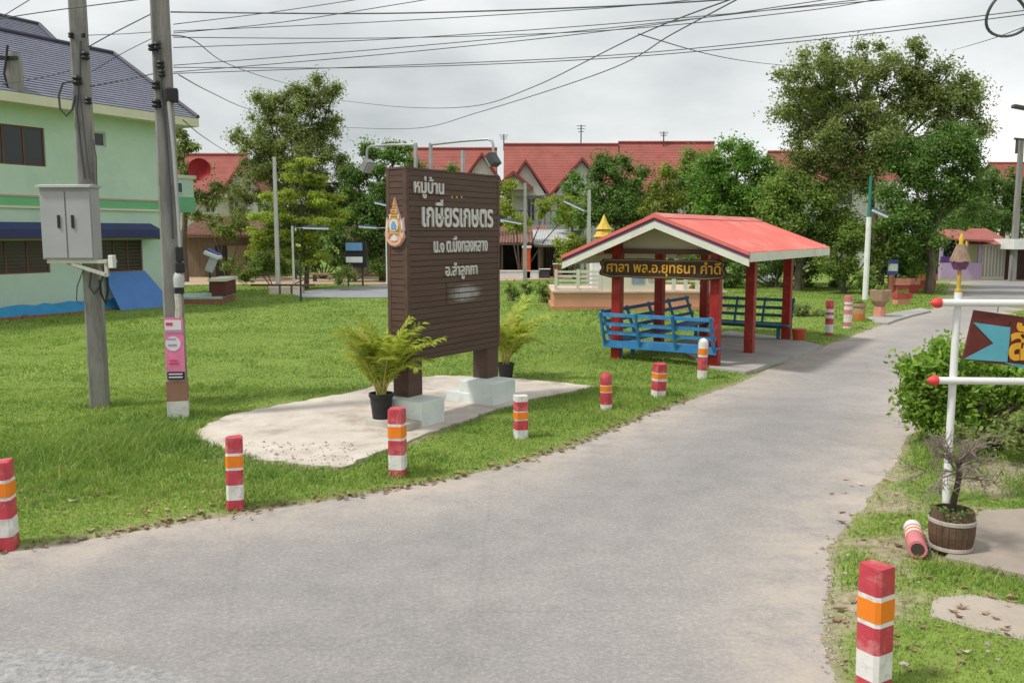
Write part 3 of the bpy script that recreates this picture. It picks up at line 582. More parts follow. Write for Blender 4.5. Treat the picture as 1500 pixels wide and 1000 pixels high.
for (a, b_, z, h_, m_) in ((.05, .95, .76, .028, pg), (.12, .6, .64, .03, pg), (.16, .62, .54, .034, pg), (.2, .6, .30, .02, prd), (.15, .7, .25, .02, prd), (.1, .45, .87, .05, prd)):
    MB().span((pwid * a, -.0065, phh * z), (pwid * b_, -.0035, phh * (z + h_))).build('print_line', m_, poster)
for k in range(2): MB().span((pwid * .12, -.003, phh * (.03 + .05 * k)), (pwid * .85, -.0005, phh * (.05 + .05 * k))).build('print_line', pw, poster)
# cabinet
cy = q1.y - .42; c0, c1 = P(62, 380, cy), P(134, 275, cy); cw_, ch_ = c1.x - c0.x, c1.z - c0.z
cab = thing('metal_cabinet', 'light grey double-door metal cabinet mounted on the first pole', 'cabinet', (c0.x, cy, c0.z), -.06)
cgrey = M('cabinet_grey', (.37, .37, .39), .45, .06, 2, stain=(.34, .33, .32), stain_amt=.3); cw2 = cw_
MB().span((0, .02, 0), (cw2, .24, ch_)).build('body', cgrey, cab, bevel=.006)
for k in range(2):
    d_ = MB().span((.015 + k * cw2 / 2, 0, .02), (cw2 / 2 - .006 + k * (cw2 / 2 - .009), .02, ch_ - .05)).build('door', cgrey, cab, bevel=.004)
    hx = cw2 / 2 + (-.115 if k == 0 else .085)
    MB().span((hx, -.02, ch_ * .44), (hx + .035, 0, ch_ * .62)).build('handle', black_plastic, d_, bevel=.004)
MB().prism([(-.05, ch_), (.27, ch_), (.27, ch_ + .03), (.11, ch_ + .05), (-.05, ch_ + .03)], 'x', -.02, cw2 + .02).build('lid', M('lid_grey', (.42, .42, .41), .5), cab)
mb = MB(); mb.beam((.05, .05, -.03), (cw2 + .18, .05, -.03), .05, .05); mb.beam((.05, .27, -.03), (cw2 + .18, .27, -.03), .05, .05); mb.beam((cw2 + .15, .0, -.03), (cw2 + .15, .30, -.03), .045, .045)
mb.beam((cw2 - .35, .05, -.06), (cw2 + .15, .05, -.22), .045, .045); mb.beam((cw2 + .15, .05, -.0), (cw2 + .15, .05, -.24), .045, .045); mb.beam((.2, .27, -.05), (.55, .35, -.2), .045, .045)
mb.build('bracket', M('bracket_cream', (.50, .49, .42), .6, .15, 5), cab)
MB().span((cw2 + .2, .0, -.12), (cw2 + .27, .1, .06)).build('junction_box', white_paint, cab, bevel=.008)

# ------------------------------------------------------------ village name board
B0 = W(599, 583, .39); SF = Frame(B0, (math.sin(math.radians(33)), math.cos(math.radians(33))))
sx1 = SF.hit(731, 380)[0]; st_ = SF.hit(602, 248)[1]; sb = .865; TH = .33
sign = thing('village_sign', 'tall dark brown slatted name board with white lettering on two legs', 'sign', SF.w(0, 0, 0), SF.rz)
MB().span((.015, .015, sb + .01), (sx1 - .015, TH - .015, st_ - .01)).build('board_core', M('core_dark', (.055, .032, .026), .8), sign)
npl = 32; ph = (st_ - sb) / npl; pl_f = None; pl_s = None
for i in range(npl):
    z = sb + ph * (i + .5); dz = random.uniform(-.002, .002)
    for nm, c, d in (('f', (sx1 / 2, .006, 0), (sx1 - .05, .02, ph * .91)), ('b', (sx1 / 2, TH - .006, 0), (sx1 - .05, .02, ph * .91)), ('l', (.006, TH / 2, 0), (.02, TH - .05, ph * .91)), ('r', (sx1 - .006, TH / 2, 0), (.02, TH - .05, ph * .91))):
        key = 'plank_' + nm
        if key not in bpy.data.meshes:
            o = MB().box((0, 0, 0), d).build('plank', brown_wood, sign); o.data.name = key
        else:
            o = bpy.data.objects.new('plank', bpy.data.meshes[key]); C.objects.link(o); o.parent = sign
        o.location = (c[0] + random.uniform(-.002, .002) * (nm in 'lr'), c[1] + random.uniform(-.002, .002) * (nm in 'fb'), z + dz)
for (x, y) in ((.02, .02), (sx1 - .02, .02), (.02, TH - .02), (sx1 - .02, TH - .02)): MB().box((x, y, (sb + st_) / 2), (.056, .056, st_ - sb + .006)).build('corner_trim', brown_wood, sign)
MB().span((-.012, -.012, st_), (sx1 + .012, TH + .012, st_ + .025)).build('cap_board', brown_wood, sign)
for x in (0.0, sx1 - .32):
    MB().span((x + .01, .012, .30), (x + .31, TH - .05, sb)).build('leg', brown_wood, sign, bevel=.006)
def sbx(px0, px1, py0, py1):
    mid = (py0 + py1) / 2; a, b_ = SF.hit(px0, mid)[0], SF.hit(px1, mid)[0]; m_ = (px0 + px1) / 2
    return (a, b_, SF.hit(m_, py1)[1], SF.hit(m_, py0)[1])
lw = M('letter_white', (.66, .64, .62), .5, .05); ly = M('letter_gold', (.5, .33, .08), .5)
text('lettering', 'หมู่บ้าน', sbx(605, 648, 259, 291), -.006, lw, sign, .025, weight=.01)
text('lettering', 'เกษียรเกษตร', sbx(617, 720, 294, 333), -.006, lw, sign, .025, weight=.015)
text('lettering', 'ม.๑ ต.บึงทองหลาง', sbx(634, 712, 346, 369), -.006, lw, sign, .025, weight=.012)
text('lettering', 'อ.ลำลูกกา', sbx(651, 697, 384, 409), -.006, lw, sign, .025, weight=.012)
for px_ in (661, 668, 675):
    x, z = SF.hit(px_, 289); MB().lathe([(.018, 0), (.018, .012)], 8).build('gold_stud', ly, sign); g_ = bpy.data.objects['gold_stud'] if px_ == 661 else g_
    o = [c for c in sign.children if c.name.startswith('gold_stud')][-1]; o.rotation_euler = (PI / 2, 0, 0); o.location = (x, -.004, z)
# worn smear where a line of letters was
sm, t, b = newmat('smear'); N = t.nodes; K = t.links.new
a_, b_, c_, d_ = sbx(654, 707, 414, 444); co = N.new('ShaderNodeTexCoord')
gr = N.new('ShaderNodeTexGradient'); gr.gradient_type = 'SPHERICAL'; mp_ = N.new('ShaderNodeMapping'); mp_.inputs['Location'].default_value = (-1.0, 0, -1.0); mp_.inputs['Scale'].default_value = (2 / (b_ - a_), 0, 2 / (d_ - c_))
K(co.outputs['Object'], mp_.inputs[0]); K(mp_.outputs[0], gr.inputs[0]); nn_ = N.new('ShaderNodeTexNoise'); nn_.inputs['Scale'].default_value = 9; K(co.outputs['Object'], nn_.inputs[0])
mu = N.new('ShaderNodeMath'); mu.operation = 'MULTIPLY'; K(gr.outputs['Fac'], mu.inputs[0]); K(nn_.outputs['Fac'], mu.inputs[1])
rr = N.new('ShaderNodeMapRange'); rr.inputs[1].default_value = .03; rr.inputs[2].default_value = .30; rr.inputs[4].default_value = .85; K(mu.outputs[0], rr.inputs[0])
mi = N.new('ShaderNodeMixRGB'); mi.inputs[1].default_value = (.098, .055, .042, 1); mi.inputs[2].default_value = (.40, .39, .40, 1); K(rr.outputs[0], mi.inputs[0]); K(mi.outputs[0], b.inputs['Base Color'])
k0 = int((c_ - sb) / ph); k1 = int((d_ - sb) / ph)
for k in range(k0, k1 + 1):
    zz = sb + ph * (k + .5)
    o = MB().span((0, -.002, zz - ph * .40 - c_), (b_ - a_, .002, zz + ph * .40 - c_)).build('worn_patch', sm, sign); o.location = (a_, -.0085, c_)
# emblem on the narrow side
ey0, ez0 = SF.hitx(585, 362, 0); ey1, ez1 = SF.hitx(583, 289, 0); ecx = TH * .52; EH = ez1 - ez0
gold = M('emblem_gold', (.58, .36, .10), .45, .15, 20); peach = M('emblem_peach', (.72, .38, .24), .5, .1, 12); cream_e = M('emblem_cream', (.70, .60, .55), .5, .08, 12); eblue = M('emblem_blue', (.16, .32, .60), .5); epink = M('emblem_pink', (.62, .45, .45), .5, .1)
emb = thing('emblem', 'gold and peach spired crest plate on the narrow side of the sign', 'emblem', SF.w(-.006, ecx, ez0), SF.rz)
U = EH
def plate(nm, pts, x0, x1, m_, par=emb): return MB().prism([(-u * U * 1.18, v_ * U) for u, v_ in pts], 'x', x0, x1).build(nm, m_, par)
base_pts = [(-.10, .03), (0, 0), (.10, .03), (.15, .09), (.18, .14), (.21, .20), (.19, .30), (.21, .34), (.20, .45), (.19, .60), (.15, .52), (.12, .60), (.07, .74), (.03, .88), (0, 1), (-.03, .88), (-.07, .74), (-.12, .60), (-.15, .52), (-.19, .60), (-.20, .45), (-.21, .34), (-.19, .30), (-.21, .20), (-.18, .14), (-.15, .09)]
pbk = plate('back_plate', base_pts, -.03, 0, epink)
plate('spire', [(-.09, .58), (.09, .58), (.055, .72), (.025, .86), (0, .97), (-.025, .86), (-.055, .72)], -.045, -.031, gold)
circ = lambda cx, cz, r, rz, n=20: [(cx + r * math.cos(2 * PI * k / n), cz + rz * math.sin(2 * PI * k / n)) for k in range(n)]
plate('ring', circ(0, .44, .13, .16), -.042, -.031, gold); plate('medallion', circ(0, .44, .10, .125), -.052, -.043, cream_e); plate('figure', [(-.05, .36), (.05, .36), (.055, .44), (.02, .52), (-.02, .52), (-.055, .44)], -.06, -.053, eblue)
for s_ in (-1, 1): plate('side_flame', [(s_ * .14, .30), (s_ * .185, .36), (s_ * .18, .54), (s_ * .145, .48)], -.042, -.031, cream_e)
for s_ in (-1, 1):
    plate('petal', [(s_ * .05, .60), (s_ * .115, .66), (s_ * .10, .56)], -.044, -.031, cream_e); plate('petal', [(s_ * .03, .72), (s_ * .075, .77), (s_ * .06, .69)], -.05, -.045, peach); plate('petal', [(s_ * .12, .33), (s_ * .155, .30), (s_ * .15, .40)], -.05, -.043, gold)
for k in range(5): plate('tier_line', [(-.07 + k * .012, .61 + k * .055), (.07 - k * .012, .61 + k * .055), (.066 - k * .012, .625 + k * .055), (-.066 + k * .012, .625 + k * .055)], -.05, -.0455, M('emblem_dark', (.25, .12, .04), .5) if k == 0 else bpy.data.materials['emblem_dark'])
plate('ribbon', [(-.17, .16), (-.14, .10), (-.09, .05), (0, .025), (.09, .05), (.14, .10), (.17, .16), (.13, .17), (.07, .11), (0, .09), (-.07, .11), (-.13, .17)], -.05, -.031, peach)
for s_ in (-1, 1): plate('scroll', circ(s_ * .16, .23, .045, .055, 12), -.045, -.031, peach)
plate('lower_crest', [(-.08, .14), (0, .12), (.08, .14), (.06, .2), (0, .26), (-.06, .2)], -.05, -.031, cream_e); plate('lower_arc', [(-.14, .2), (-.1, .29), (0, .31), (.1, .29), (.14, .2), (.09, .26), (0, .275), (-.09, .26)], -.047, -.032, gold)
# floodlights on pipe arms
def flood(px_post, pts_px, sgn, label):
    x0, _ = SF.hit(px_post, 240, TH / 2); z1 = SF.hit(px_post, 212, TH / 2)[1]
    fl = thing('floodlight', label, 'floodlight', SF.w(x0, TH / 2, st_ + .025), SF.rz)
    hgt_ = z1 - st_ - .025; Ln = pts_px
    MB().tube([(0, 0, 0), (0, 0, hgt_ + .02)], .026, 8).build('upright', galv, fl, smooth=True)
    arm = [(0, 0, hgt_), (0, sgn * Ln * .5, hgt_ + .02), (0, sgn * (Ln - .08), hgt_ + .02), (0, sgn * (Ln - .02), hgt_ - .005), (0, sgn * Ln, hgt_ - .06), (0, sgn * Ln, hgt_ - .16)]
    MB().tube(arm, .018, 8).build('arm', galv, fl, smooth=True)
    hd = MB(); r_ = Matrix.Rotation(sgn * .6, 3, 'X'); hd.box((0, sgn * Ln, hgt_ - .25), (.16, .10, .18), r_); hd.build('lamp_head', M('flood_' + str(sgn), (.30, .30, .30) if sgn > 0 else (.05, .05, .05), .4), fl, bevel=.012)
    MB().box((0, sgn * Ln - sgn * .05, hgt_ - .285), (.13, .012, .14), r_).build('lens', glass('lens' + str(sgn), (.4, .42, .42)), fl)
flood(609, .88, 1, 'grey floodlight on a bent pipe arm reaching behind the name board')
flood(631, 1.05, -1, 'dark floodlight on a bent pipe arm reaching over the lettered face')
MB().tube([SF.w(1.5, TH / 2, st_ + .02), SF.w(1.5, TH / 2, st_ + .36)], .03, 8).build('pipe_stub', galv); tag(bpy.data.objects['pipe_stub'], 'short grey pipe standing on top of the name board, right of the arms', 'pipe')
# footings
def footing(label, near_px, ln, dp, h, step=None):
    q = W(*near_px, .068); f = SF.l(q); t_ = thing('footing', label, 'footing', SF.w(f.x, f.y, 0), SF.rz, 'footings of the name board')
    return t_
f1 = footing('near white footing block of the name board, beside the potted palm', (596, 632), .75, .6, .36)
MB().span((.30, -.004, .02), (.80, .64, .395)).build('block', plinth_white, f1, bevel=.012); MB().span((0, 0, .02), (.72, .72, .16)).build('step', M('step_grey', (.46, .43, .38), .85, .15, 3, .2, 40, stain=(.25, .22, .18), stain_amt=.6), f1, bevel=.01)
f2 = footing('far white stepped footing block of the name board', (722, 594), .75, .6, .36)
MB().span((0, 0, .02), (.62, .62, .395)).build('block', plinth_white, f2, bevel=.012); MB().span((-.02, .03, .02), (.5, .86, .215)).build('step', plinth_white, f2, bevel=.01)

# ------------------------------------------------------------ potted palms
palm_leaf = leafmat('palm_leaflet', (.22, .34, .04), (.54, .58, .07), .45, (.62, .38, .08)); palm_stem = M('palm_stem', (.42, .38, .10), .6)
def palm(label, loc, pot_r, pot_h, nf, ln, seed, lean=(0, 0)):
    rs = random.Random(seed); t_ = thing('potted_palm', label, 'potted plant', loc, 0, 'potted palms by the name board')
    MB().lathe([(pot_r * .74, 0), (pot_r * .95, pot_h * .85), (pot_r * 1.04, pot_h * .86), (pot_r * 1.04, pot_h), (pot_r * .93, pot_h), (pot_r * .9, pot_h * .9)], 20).build('pot', black_plastic, t_, smooth=True)
    MB().lathe([(pot_r * .9, pot_h * .86), (pot_r * .3, pot_h * .9)], 12).build('soil', soil, t_)
    V = []; Fq = []; sm_ = MB()
    for k in range(nf):
        g = k * 2.4 + rs.uniform(-.4, .4); L_ = ln * rs.uniform(.65, 1.1); el = rs.uniform(1.1, 1.45) if k > nf * .5 else rs.uniform(1.3, 1.56)
        bend = rs.uniform(.5, 1.55); p = Vector((rs.uniform(-.06, .06), rs.uniform(-.06, .06), pot_h * .88)); pts = [p.copy()]; n = 12
        for i in range(n):
            e_ = el - bend * ((i + 1) / n) ** 1.6; p = p + Vector((math.cos(g) * math.cos(e_) + lean[0] * .1, math.sin(g) * math.cos(e_) + lean[1] * .1, math.sin(e_))) * (L_ / n); pts.append(p.copy())
        sm_.tube(pts, [.012 - .010 * i / n for i in range(n + 1)], 4)
        for i in range(int(n * .28), n + 1):
            for sub in (0, .33, .67):
                ix = min(i + sub, n); a = pts[int(ix)]; b_ = pts[min(int(ix) + 1, n)]; c = a.lerp(b_, ix - int(ix)); t1 = (pts[min(int(ix) + 1, n)] - pts[max(int(ix) - 1, 0)]).normalized(); sd_ = t1.cross(Vector((0, 0, 1))).normalized(); u_ = sd_.cross(t1)
                for s_ in (-1, 1):
                    ll = L_ * .25 * (1 - .55 * abs(ix / n - .55)) * rs.uniform(.8, 1.1); dr = (sd_ * s_ * .8 + t1 * .65 + u_ * rs.uniform(-.05, .35)).normalized()
                    q1_ = c + dr * ll * .5; q2_ = c + dr * ll + Vector((0, 0, -ll * .28)); wv = t1 * .015; o = len(V)
                    V += [c - wv * .4, c + wv * .4, q1_ + wv, q1_ - wv, q2_]; Fq += [[o, o + 1, o + 2, o + 3], [o + 3, o + 2, o + 4]]
    mb = MB(); mb.v = [tuple(x) for x in V]; mb.f = Fq; mb.m = [0] * len(Fq); fo = mb.build('fronds', palm_leaf, t_); sm_.build('stems', palm_stem, t_, smooth=True)
    return t_
q = W(559, 612, .16); palm('yellow-green palm in a black pot in front of the near leg', (q.x, q.y, .16), .16, .34, 46, 1.02, 3)
q = W(741, 556, .068); palm('yellow palm in a dark pot behind the far leg of the sign', (q.x, q.y + .25, .068), .15, .26, 26, 1.2, 8)

# ------------------------------------------------------------ bollards
BM = {'r': red_paint, 'w': band_white, 'o': orange_refl, 'p': M('pink_paint', (.62, .20, .22), .6, .15, 6)}
BN = {'r': 'red_band', 'w': 'white_band', 'o': 'orange_reflector', 'p': 'pink_band'}
def octa(r, c=.28): k = r * c; return [(-r + k, -r), (r - k, -r), (r, -r + k), (r, r - k), (r - k, r), (-r + k, r), (-r, r - k), (-r, -r + k)]
def bollard(px, py, pytop, label, bands, r=.083, dome=None, rz=.2, lean=(0, 0), roundp=False, broken=False):
    q = W(px, py, .03); h = P(px, pytop, q.y).z - .0
    t_ = thing('bollard', label, 'bollard', (q.x, q.y, 0), rz, 'red and white bollards along the road'); t_.rotation_euler = (lean[0] + random.uniform(-.02, .02), lean[1] + random.uniform(-.025, .025), rz + random.uniform(-.1, .1))
    tot = sum(b_[1] for b_ in bands); z = 0
    for i, (c, f_) in enumerate(bands):
        z1 = z + h * f_ / tot; rr_ = r + (.0025 if c == 'o' else 0); mb = MB(); z0_ = z if i else -.15
        if roundp: mb.lathe([(rr_, z0_), (rr_, z1)], 16)
        else: mb.prism(octa(rr_), 'z', z0_, z1)
        if i == len(bands) - 1 and broken:
            mb.v = [(x * (1 if zz < z1 - .001 else .97), y * (1 if zz < z1 - .001 else .97), zz - (random.uniform(0, .03) if zz > z1 - .001 else 0)) for x, y, zz in mb.v]
        mb.build(BN[c], BM[c], t_, smooth=roundp); z = z1
    if dome:
        rr_ = r; MB().lathe([(rr_, h), (rr_ * .95, h + rr_ * .35), (rr_ * .72, h + rr_ * .7), (rr_ * .35, h + rr_ * .92), (.005, h + rr_)], 14).build('dome_cap', BM[dome], t_, smooth=True)
    return t_
std = [('r', .16), ('w', .2), ('r', .2), ('w', .035), ('o', .155), ('w', .035), ('r', .215)]
bollard(8, 798, 671, 'chipped red and white bollard at the left edge of the photo', std, .088, rz=.1, broken=True)
bollard(345, 742, 638, 'red and white bollard standing in front of the pale apron corner', std, .078, broken=True)
bollard(583, 698, 596, 'red and white bollard in front of the potted palm', std, .085, rz=-.1, lean=(0, -.01), broken=True)
bollard(763, 643, 579, 'bollard with white cap and orange band beside the far footing', [('w', .27), ('r', .2), ('w', .03), ('o', .15), ('w', .02), ('r', .2), ('w', .12)], .082)
bollard(888, 601, 553, 'round-topped red bollard with orange band beyond the apron tip', [('w', .25), ('r', .34), ('w', .03), ('o', .16), ('w', .02), ('r', .2)], .088, dome='r', roundp=True)
bollard(964, 582, 531, 'tilted red and white bollard in front of the blue bench', [('w', .26), ('r', .26), ('w', .07), ('o', .14), ('w', .02), ('r', .26)], .095, lean=(0, .04), rz=.35, broken=True)
bollard(1028, 556, 502, 'bollard with a white domed top near the shelter corner column', [('w', .3), ('r', .34), ('w', .06), ('o', .16), ('w', .14)], .085, dome='w', roundp=True)
far_b = [('r', .13), ('w', .22), ('r', .17), ('w', .09), ('r', .07), ('w', .09), ('r', .23)]
bollard(1214, 492, 440, 'crimson and white bollard beyond the shelter, nearer the camera', far_b, .10, roundp=True)
bollard(1241, 482, 433, 'pink and white bollard just beyond the crimson one past the shelter', [('w', .12), ('p', .12), ('w', .22), ('p', .14), ('w', .1), ('p', .06), ('w', .06), ('p', .18)], .105, roundp=True)
bollard(1279, 1012, 822, 'large red, orange and white bollard at the lower right road edge', std, .077, rz=.55, broken=True)
fb = bollard(1352, 800, 725, 'faded bollard lying on its side next to the barrel pot', [('p', .35), ('w', .1), ('o', .08), ('w', .12), ('p', .1), ('w', .25)], .072, roundp=True)
q = W(1346, 822, 0); fb.location = (q.x + .0, q.y + .06, .125); fb.rotation_euler = (-PI / 2 - .03, 0, -.36)
MB().lathe([(.052, -.152), (.052, -.149)], 10).build('hollow_shade_disc', M('hollow_shade', (.06, .045, .04), .95), fb)  # flat dark disc, the shade inside the open end put into its colour
fb['group'] = 'red and white bollards along the road'

# ------------------------------------------------------------ roadside shelter
FR_ = W(1046, 539, .03); aS = Vector((.53, .848, 0)).normalized(); bS = Vector((aS.y, -aS.x, 0)); WD = 2.06
FL_ = FR_ - bS * WD; HS = Frame(FL_, bS)       # x: front-left to front-right column, y: away from the camera
shel = thing('roadside_shelter', 'open roadside shelter with pink-red gable roof and red columns', 'shelter', HS.w(0, 0, 0), HS.rz)
col_red = M('column_red', (.30, .018, .014), .5, .2, 5, stain=(.38, .12, .09), stain_amt=.7, stain_scale=4)
roof_red = M('roof_pink_red', (.64, .16, .135), .5, .08, 1.5, stain=(.70, .32, .27), stain_amt=.8, stain_scale=1.1); purple = M('barge_shadow', (.16, .05, .13), .6); shel_white = M('shelter_white', (.66, .67, .58), .65, .08, stain=(.42, .38, .30), stain_amt=.6, stain_scale=2); soffit = M('soffit_cream', (.52, .50, .36), .8, .06)
YB = 5.1; cols = [(x, y) for y in (0, 2.2, YB) for x in (0, WD)]
zE, zA, OB, OA, OE = 2.14, 2.95, .93, .58, .55
OBs = {-1: .96, 1: .80}; zEs = {-1: 2.14, 1: 2.26}
def roof_z(x):
    g = -1 if x < WD / 2 else 1; return zEs[g] + (zA - zEs[g]) * (1 - abs(x - WD / 2) / (WD / 2 + OBs[g]))
for x, y in cols:
    MB().box((x, y, (roof_z(x) - .12) / 2), (.19, .19, roof_z(x) - .10)).build('column', col_red, shel, bevel=.008)
mb = MB(); n = 44
for sgn in (-1, 1):                             # ribbed metal sheets
    for i in range(n):
        y0 = -OA + (YB + OA + OE) * i / n; y1 = -OA + (YB + OA + OE) * (i + 1) / n; ym = y0 + (y1 - y0) * .72; yr = (ym + y1) / 2
        xe = WD / 2 + sgn * (WD / 2 + OBs[sgn]); zE = zEs[sgn]; xr = WD / 2
        for (ya, yb_, ha, hb) in ((y0, ym, 0, 0), (ym, yr, 0, .022), (yr, y1, .022, 0)):
            mb.add([(xe, ya, zE + ha), (xe, yb_, zE + hb), (xr, yb_, zA + hb), (xr, ya, zA + ha)], [(0, 1, 2, 3)])
            mb.add([(xe, ya, zE + ha - .012), (xe, yb_, zE + hb - .012), (xr, yb_, zA + hb - .012), (xr, ya, zA + ha - .012)], [(3, 2, 1, 0)])
rf = mb.build('roof', roof_red, shel)
MB().prism([(WD / 2 - .22, zA - .055), (WD / 2, zA + .04), (WD / 2 + .22, zA - .055), (WD / 2 + .2, zA - .065), (WD / 2, zA + .022), (WD / 2 - .2, zA - .065)], 'y', -OA - .02, YB + OE + .02).build('ridge_cap', roof_red, rf)
for yy, d_ in ((-OA, -1), (YB + OE, 1)):        # barge boards: red trim, purple strip painted as its shadow, white board
    for sgn in (-1, 1):
        xe = WD / 2 + sgn * (WD / 2 + OBs[sgn]); zE = zEs[sgn]; sl = (zA - zE) / (WD / 2 + OBs[sgn])
        for nm, m_, za, zb_, o1, o2 in (('barge_trim', roof_red, .02, -.05, .0, .06), ('barge_shadow_strip', purple, -.05, -.11, .0, .04), ('barge_board', shel_white, -.11, -.25, .0, .03)):
            k = abs(zb_) * .0
            p = [(WD / 2, zA + za), (WD / 2, zA + zb_), (xe, zE + zb_), (xe, zE + za)]
            MB().prism(p, 'y', yy + d_ * o1, yy + d_ * o2).build(nm, m_, rf)
for sgn in (-1, 1):
    xe = WD / 2 + sgn * (WD / 2 + OBs[sgn]); zE = zEs[sgn]
    MB().span((xe - .01, -OA + .002, zE - .17), (xe + .015, YB + OE - .002, zE - .005)).build('eave_board', shel_white, rf)
    for k in range(3):
        xx = xe - sgn * (.35 + k * .55); z = roof_z(xx) - .06; MB().span((xx - .03, -OA + .04, z - .04), (xx + .03, YB + OE - .04, z + .03)).build('purlin', soffit, rf)
zE = 2.14
MB().prism([(0.02, roof_z(0) - .16), (WD / 2, zA - .16), (WD - .02, roof_z(WD) - .16), (WD, zE + .08), (0, zE + .08)], 'y', .02, .06).build('gable_panel', soffit, shel)
for yy in (0, 2.2, YB): MB().span((-.3, yy - .05, zE + .06), (WD + .3, yy + .05, zE + .16)).build('tie_beam', soffit if yy else M('beam_brown', (.12, .06, .04), .7), shel)
# its name board
bx = [HS.hit(878, 392, -.25)[0], HS.hit(1066, 396, -.25)[0]]; nb0 = HS.hit(970, 409, -.25)[1]; nb1 = HS.hit(970, 379, -.25)[1]
nbd = thing('shelter_name_board', 'dark rustic name board with gold lettering hung under the shelter gable', 'sign', HS.w(bx[0], -.25, nb0), HS.rz)
bw, bh = bx[1] - bx[0], nb1 - nb0
out = [(.02, .05), (.25, 0), (.5, .02), (1, 0), (1.6, .015), (bw - .4, 0), (bw - .05, .04), (bw, bh * .3), (bw - .06, bh * .55), (bw - .02, bh * .85), (bw - .2, bh), (1.5, bh - .02), (.9, bh), (.4, bh - .015), (.08, bh - .02), (0, bh * .75), (.05, bh * .5), (-.01, bh * .25)]
MB().prism(out, 'y', 0, .05).build('board', M('board_dark', (.035, .022, .016), .6, .3, 4), nbd)
goldm = M('gold_letters', (.62, .31, .025), .45, .15, 9)
inn = [(bw / 2 + (u - bw / 2) * .955, bh / 2 + (v_ - bh / 2) * .86) for u, v_ in out]; mb = MB()
for i in range(len(inn)):
    a, b_ = inn[i], inn[(i + 1) % len(inn)]; mb.beam((a[0], -.004, a[1]), (b_[0], -.004, b_[1]), .012, .014)
mb.build('border', M('border_brown', (.30, .17, .06), .6), nbd)
text('lettering', 'ศาลา พล.อ.ยุทธนา คำดี', (.17, bw - .13, .05, bh - .05), -.001, goldm, nbd, .015, weight=.014)
# benches
bl = M('bench_blue', (.035, .20, .46), .45, .15, 3, stain=(.14, .33, .47), stain_amt=.75, stain_scale=3.5); bl_d = M('bench_teal', (.03, .15, .22), .5, .15, 3)
def bench(label, p0, p1, out_, m_, posts=4, ends=True):
    p0, p1, out_ = Vector(p0), Vector(p1), Vector(out_).normalized(); t_ = thing('bench', label, 'bench', HS.w(0, 0, 0), HS.rz, 'benches in the shelter')
    d = (p1 - p0).normalized(); up = Vector((0, 0, 1))
    for k in range(3): o = -out_ * (.05 + k * .14); MB().beam(p0 + o + up * .42, p1 + o + up * .42, .12, .035).build('seat_slat', m_, t_, bevel=.004)
    MB().beam(p0 + out_ * .035 + up * .385, p1 + out_ * .035 + up * .385, .035, .15).build('seat_rail', m_, t_, bevel=.004)
    ln_ = .22
    for z in (.62, .80, .99):
        o = out_ * (.02 + (z - .4) / .6 * ln_); MB().beam(p0 + o + up * z, p1 + o + up * z, .035, .075).build('back_slat', m_, t_, bevel=.004)
    for k in range(posts):
        q = p0.lerp(p1, (k + .06) / (posts - 1 + .12)) + out_ * .0
        MB().beam(q + out_ * .05 + up * .40, q + out_ * (.06 + ln_) + up * 1.04, .06, .045, up=d).build('back_post', m_, t_, bevel=.004)
    for k in range(2):
        q = p0.lerp(p1, .12 + .76 * k) - out_ * .2; MB().beam(q + up * .05, q + up * .41, .07, .07).build('leg', m_, t_)
    return t_
bench('bright blue slatted bench on the camera side of the shelter', (-.22, -.16, 0), (WD + .1, -.16, 0), (0, -1, 0), bl)
bench('dark blue slatted bench along the grass side of the shelter', (-.15, .1, 0), (-.15, YB - .1, 0), (-1, 0, 0), M('bench_navy', (.03, .14, .30), .5, .15, 3), 5)
bench('dark teal slatted bench at the far end of the shelter', (.0, YB + .1, 0), (WD + .1, YB + .1, 0), (0, 1, 0), bl_d)
q = W(1170, 500, .04); mb = MB().lathe([(.12, 0), (.16, .22), (.17, .3), (.15, .3)], 14); o = mb.build('bucket', M('orange_bucket', (.5, .08, .03), .5), smooth=True); o.location = (q.x, q.y, .04); tag(o, 'small orange-red bucket behind the last shelter column', 'bucket')

# ------------------------------------------------------------ right foreground: pipe frame sign
q = W(1385, 736, .05); PY = q.y; white_pipe = M('white_pipe', (.72, .73, .73), .4, .06, 4, stain=(.45, .42, .38), stain_amt=.4, stain_scale=4); cone_red = M('cone_red', (.62, .05, .05), .5, .1, 6)
fr = thing('pipe_sign_frame', 'white pipe frame with red pointed ends at the right edge', 'sign frame', (q.x, q.y, 0), math.radians(-4))
def fl(px, py): v_ = P(px, py, PY) - Vector((q.x, q.y, 0)); return v_
zt = fl(1397, 428).z; MB().tube([(0, 0, -.2), (0, 0, zt)], .034, 12).build('post', white_pipe, fr, smooth=True); MB().tube([(2.1, 0, -.2), (2.1, 0, zt)], .034, 12).build('post', white_pipe, fr, smooth=True)
for py_, xl in ((443, 1375), (556, 1370)):
    z = fl(1390, py_).z; x0 = fl(xl, py_).x
    rl = MB().tube([(x0, -.05, z), (2.4, -.05, z)], .034, 12).build('rail', white_pipe, fr, smooth=True)
    MB().tube([(x0 + .005, -.05, z), (x0 - .03, -.05, z), (x0 - .06, -.05, z), (x0 - .095, -.05, z)], [.045, .05, .036, .004], 12).build('pointed_cap', cone_red, rl, smooth=True)
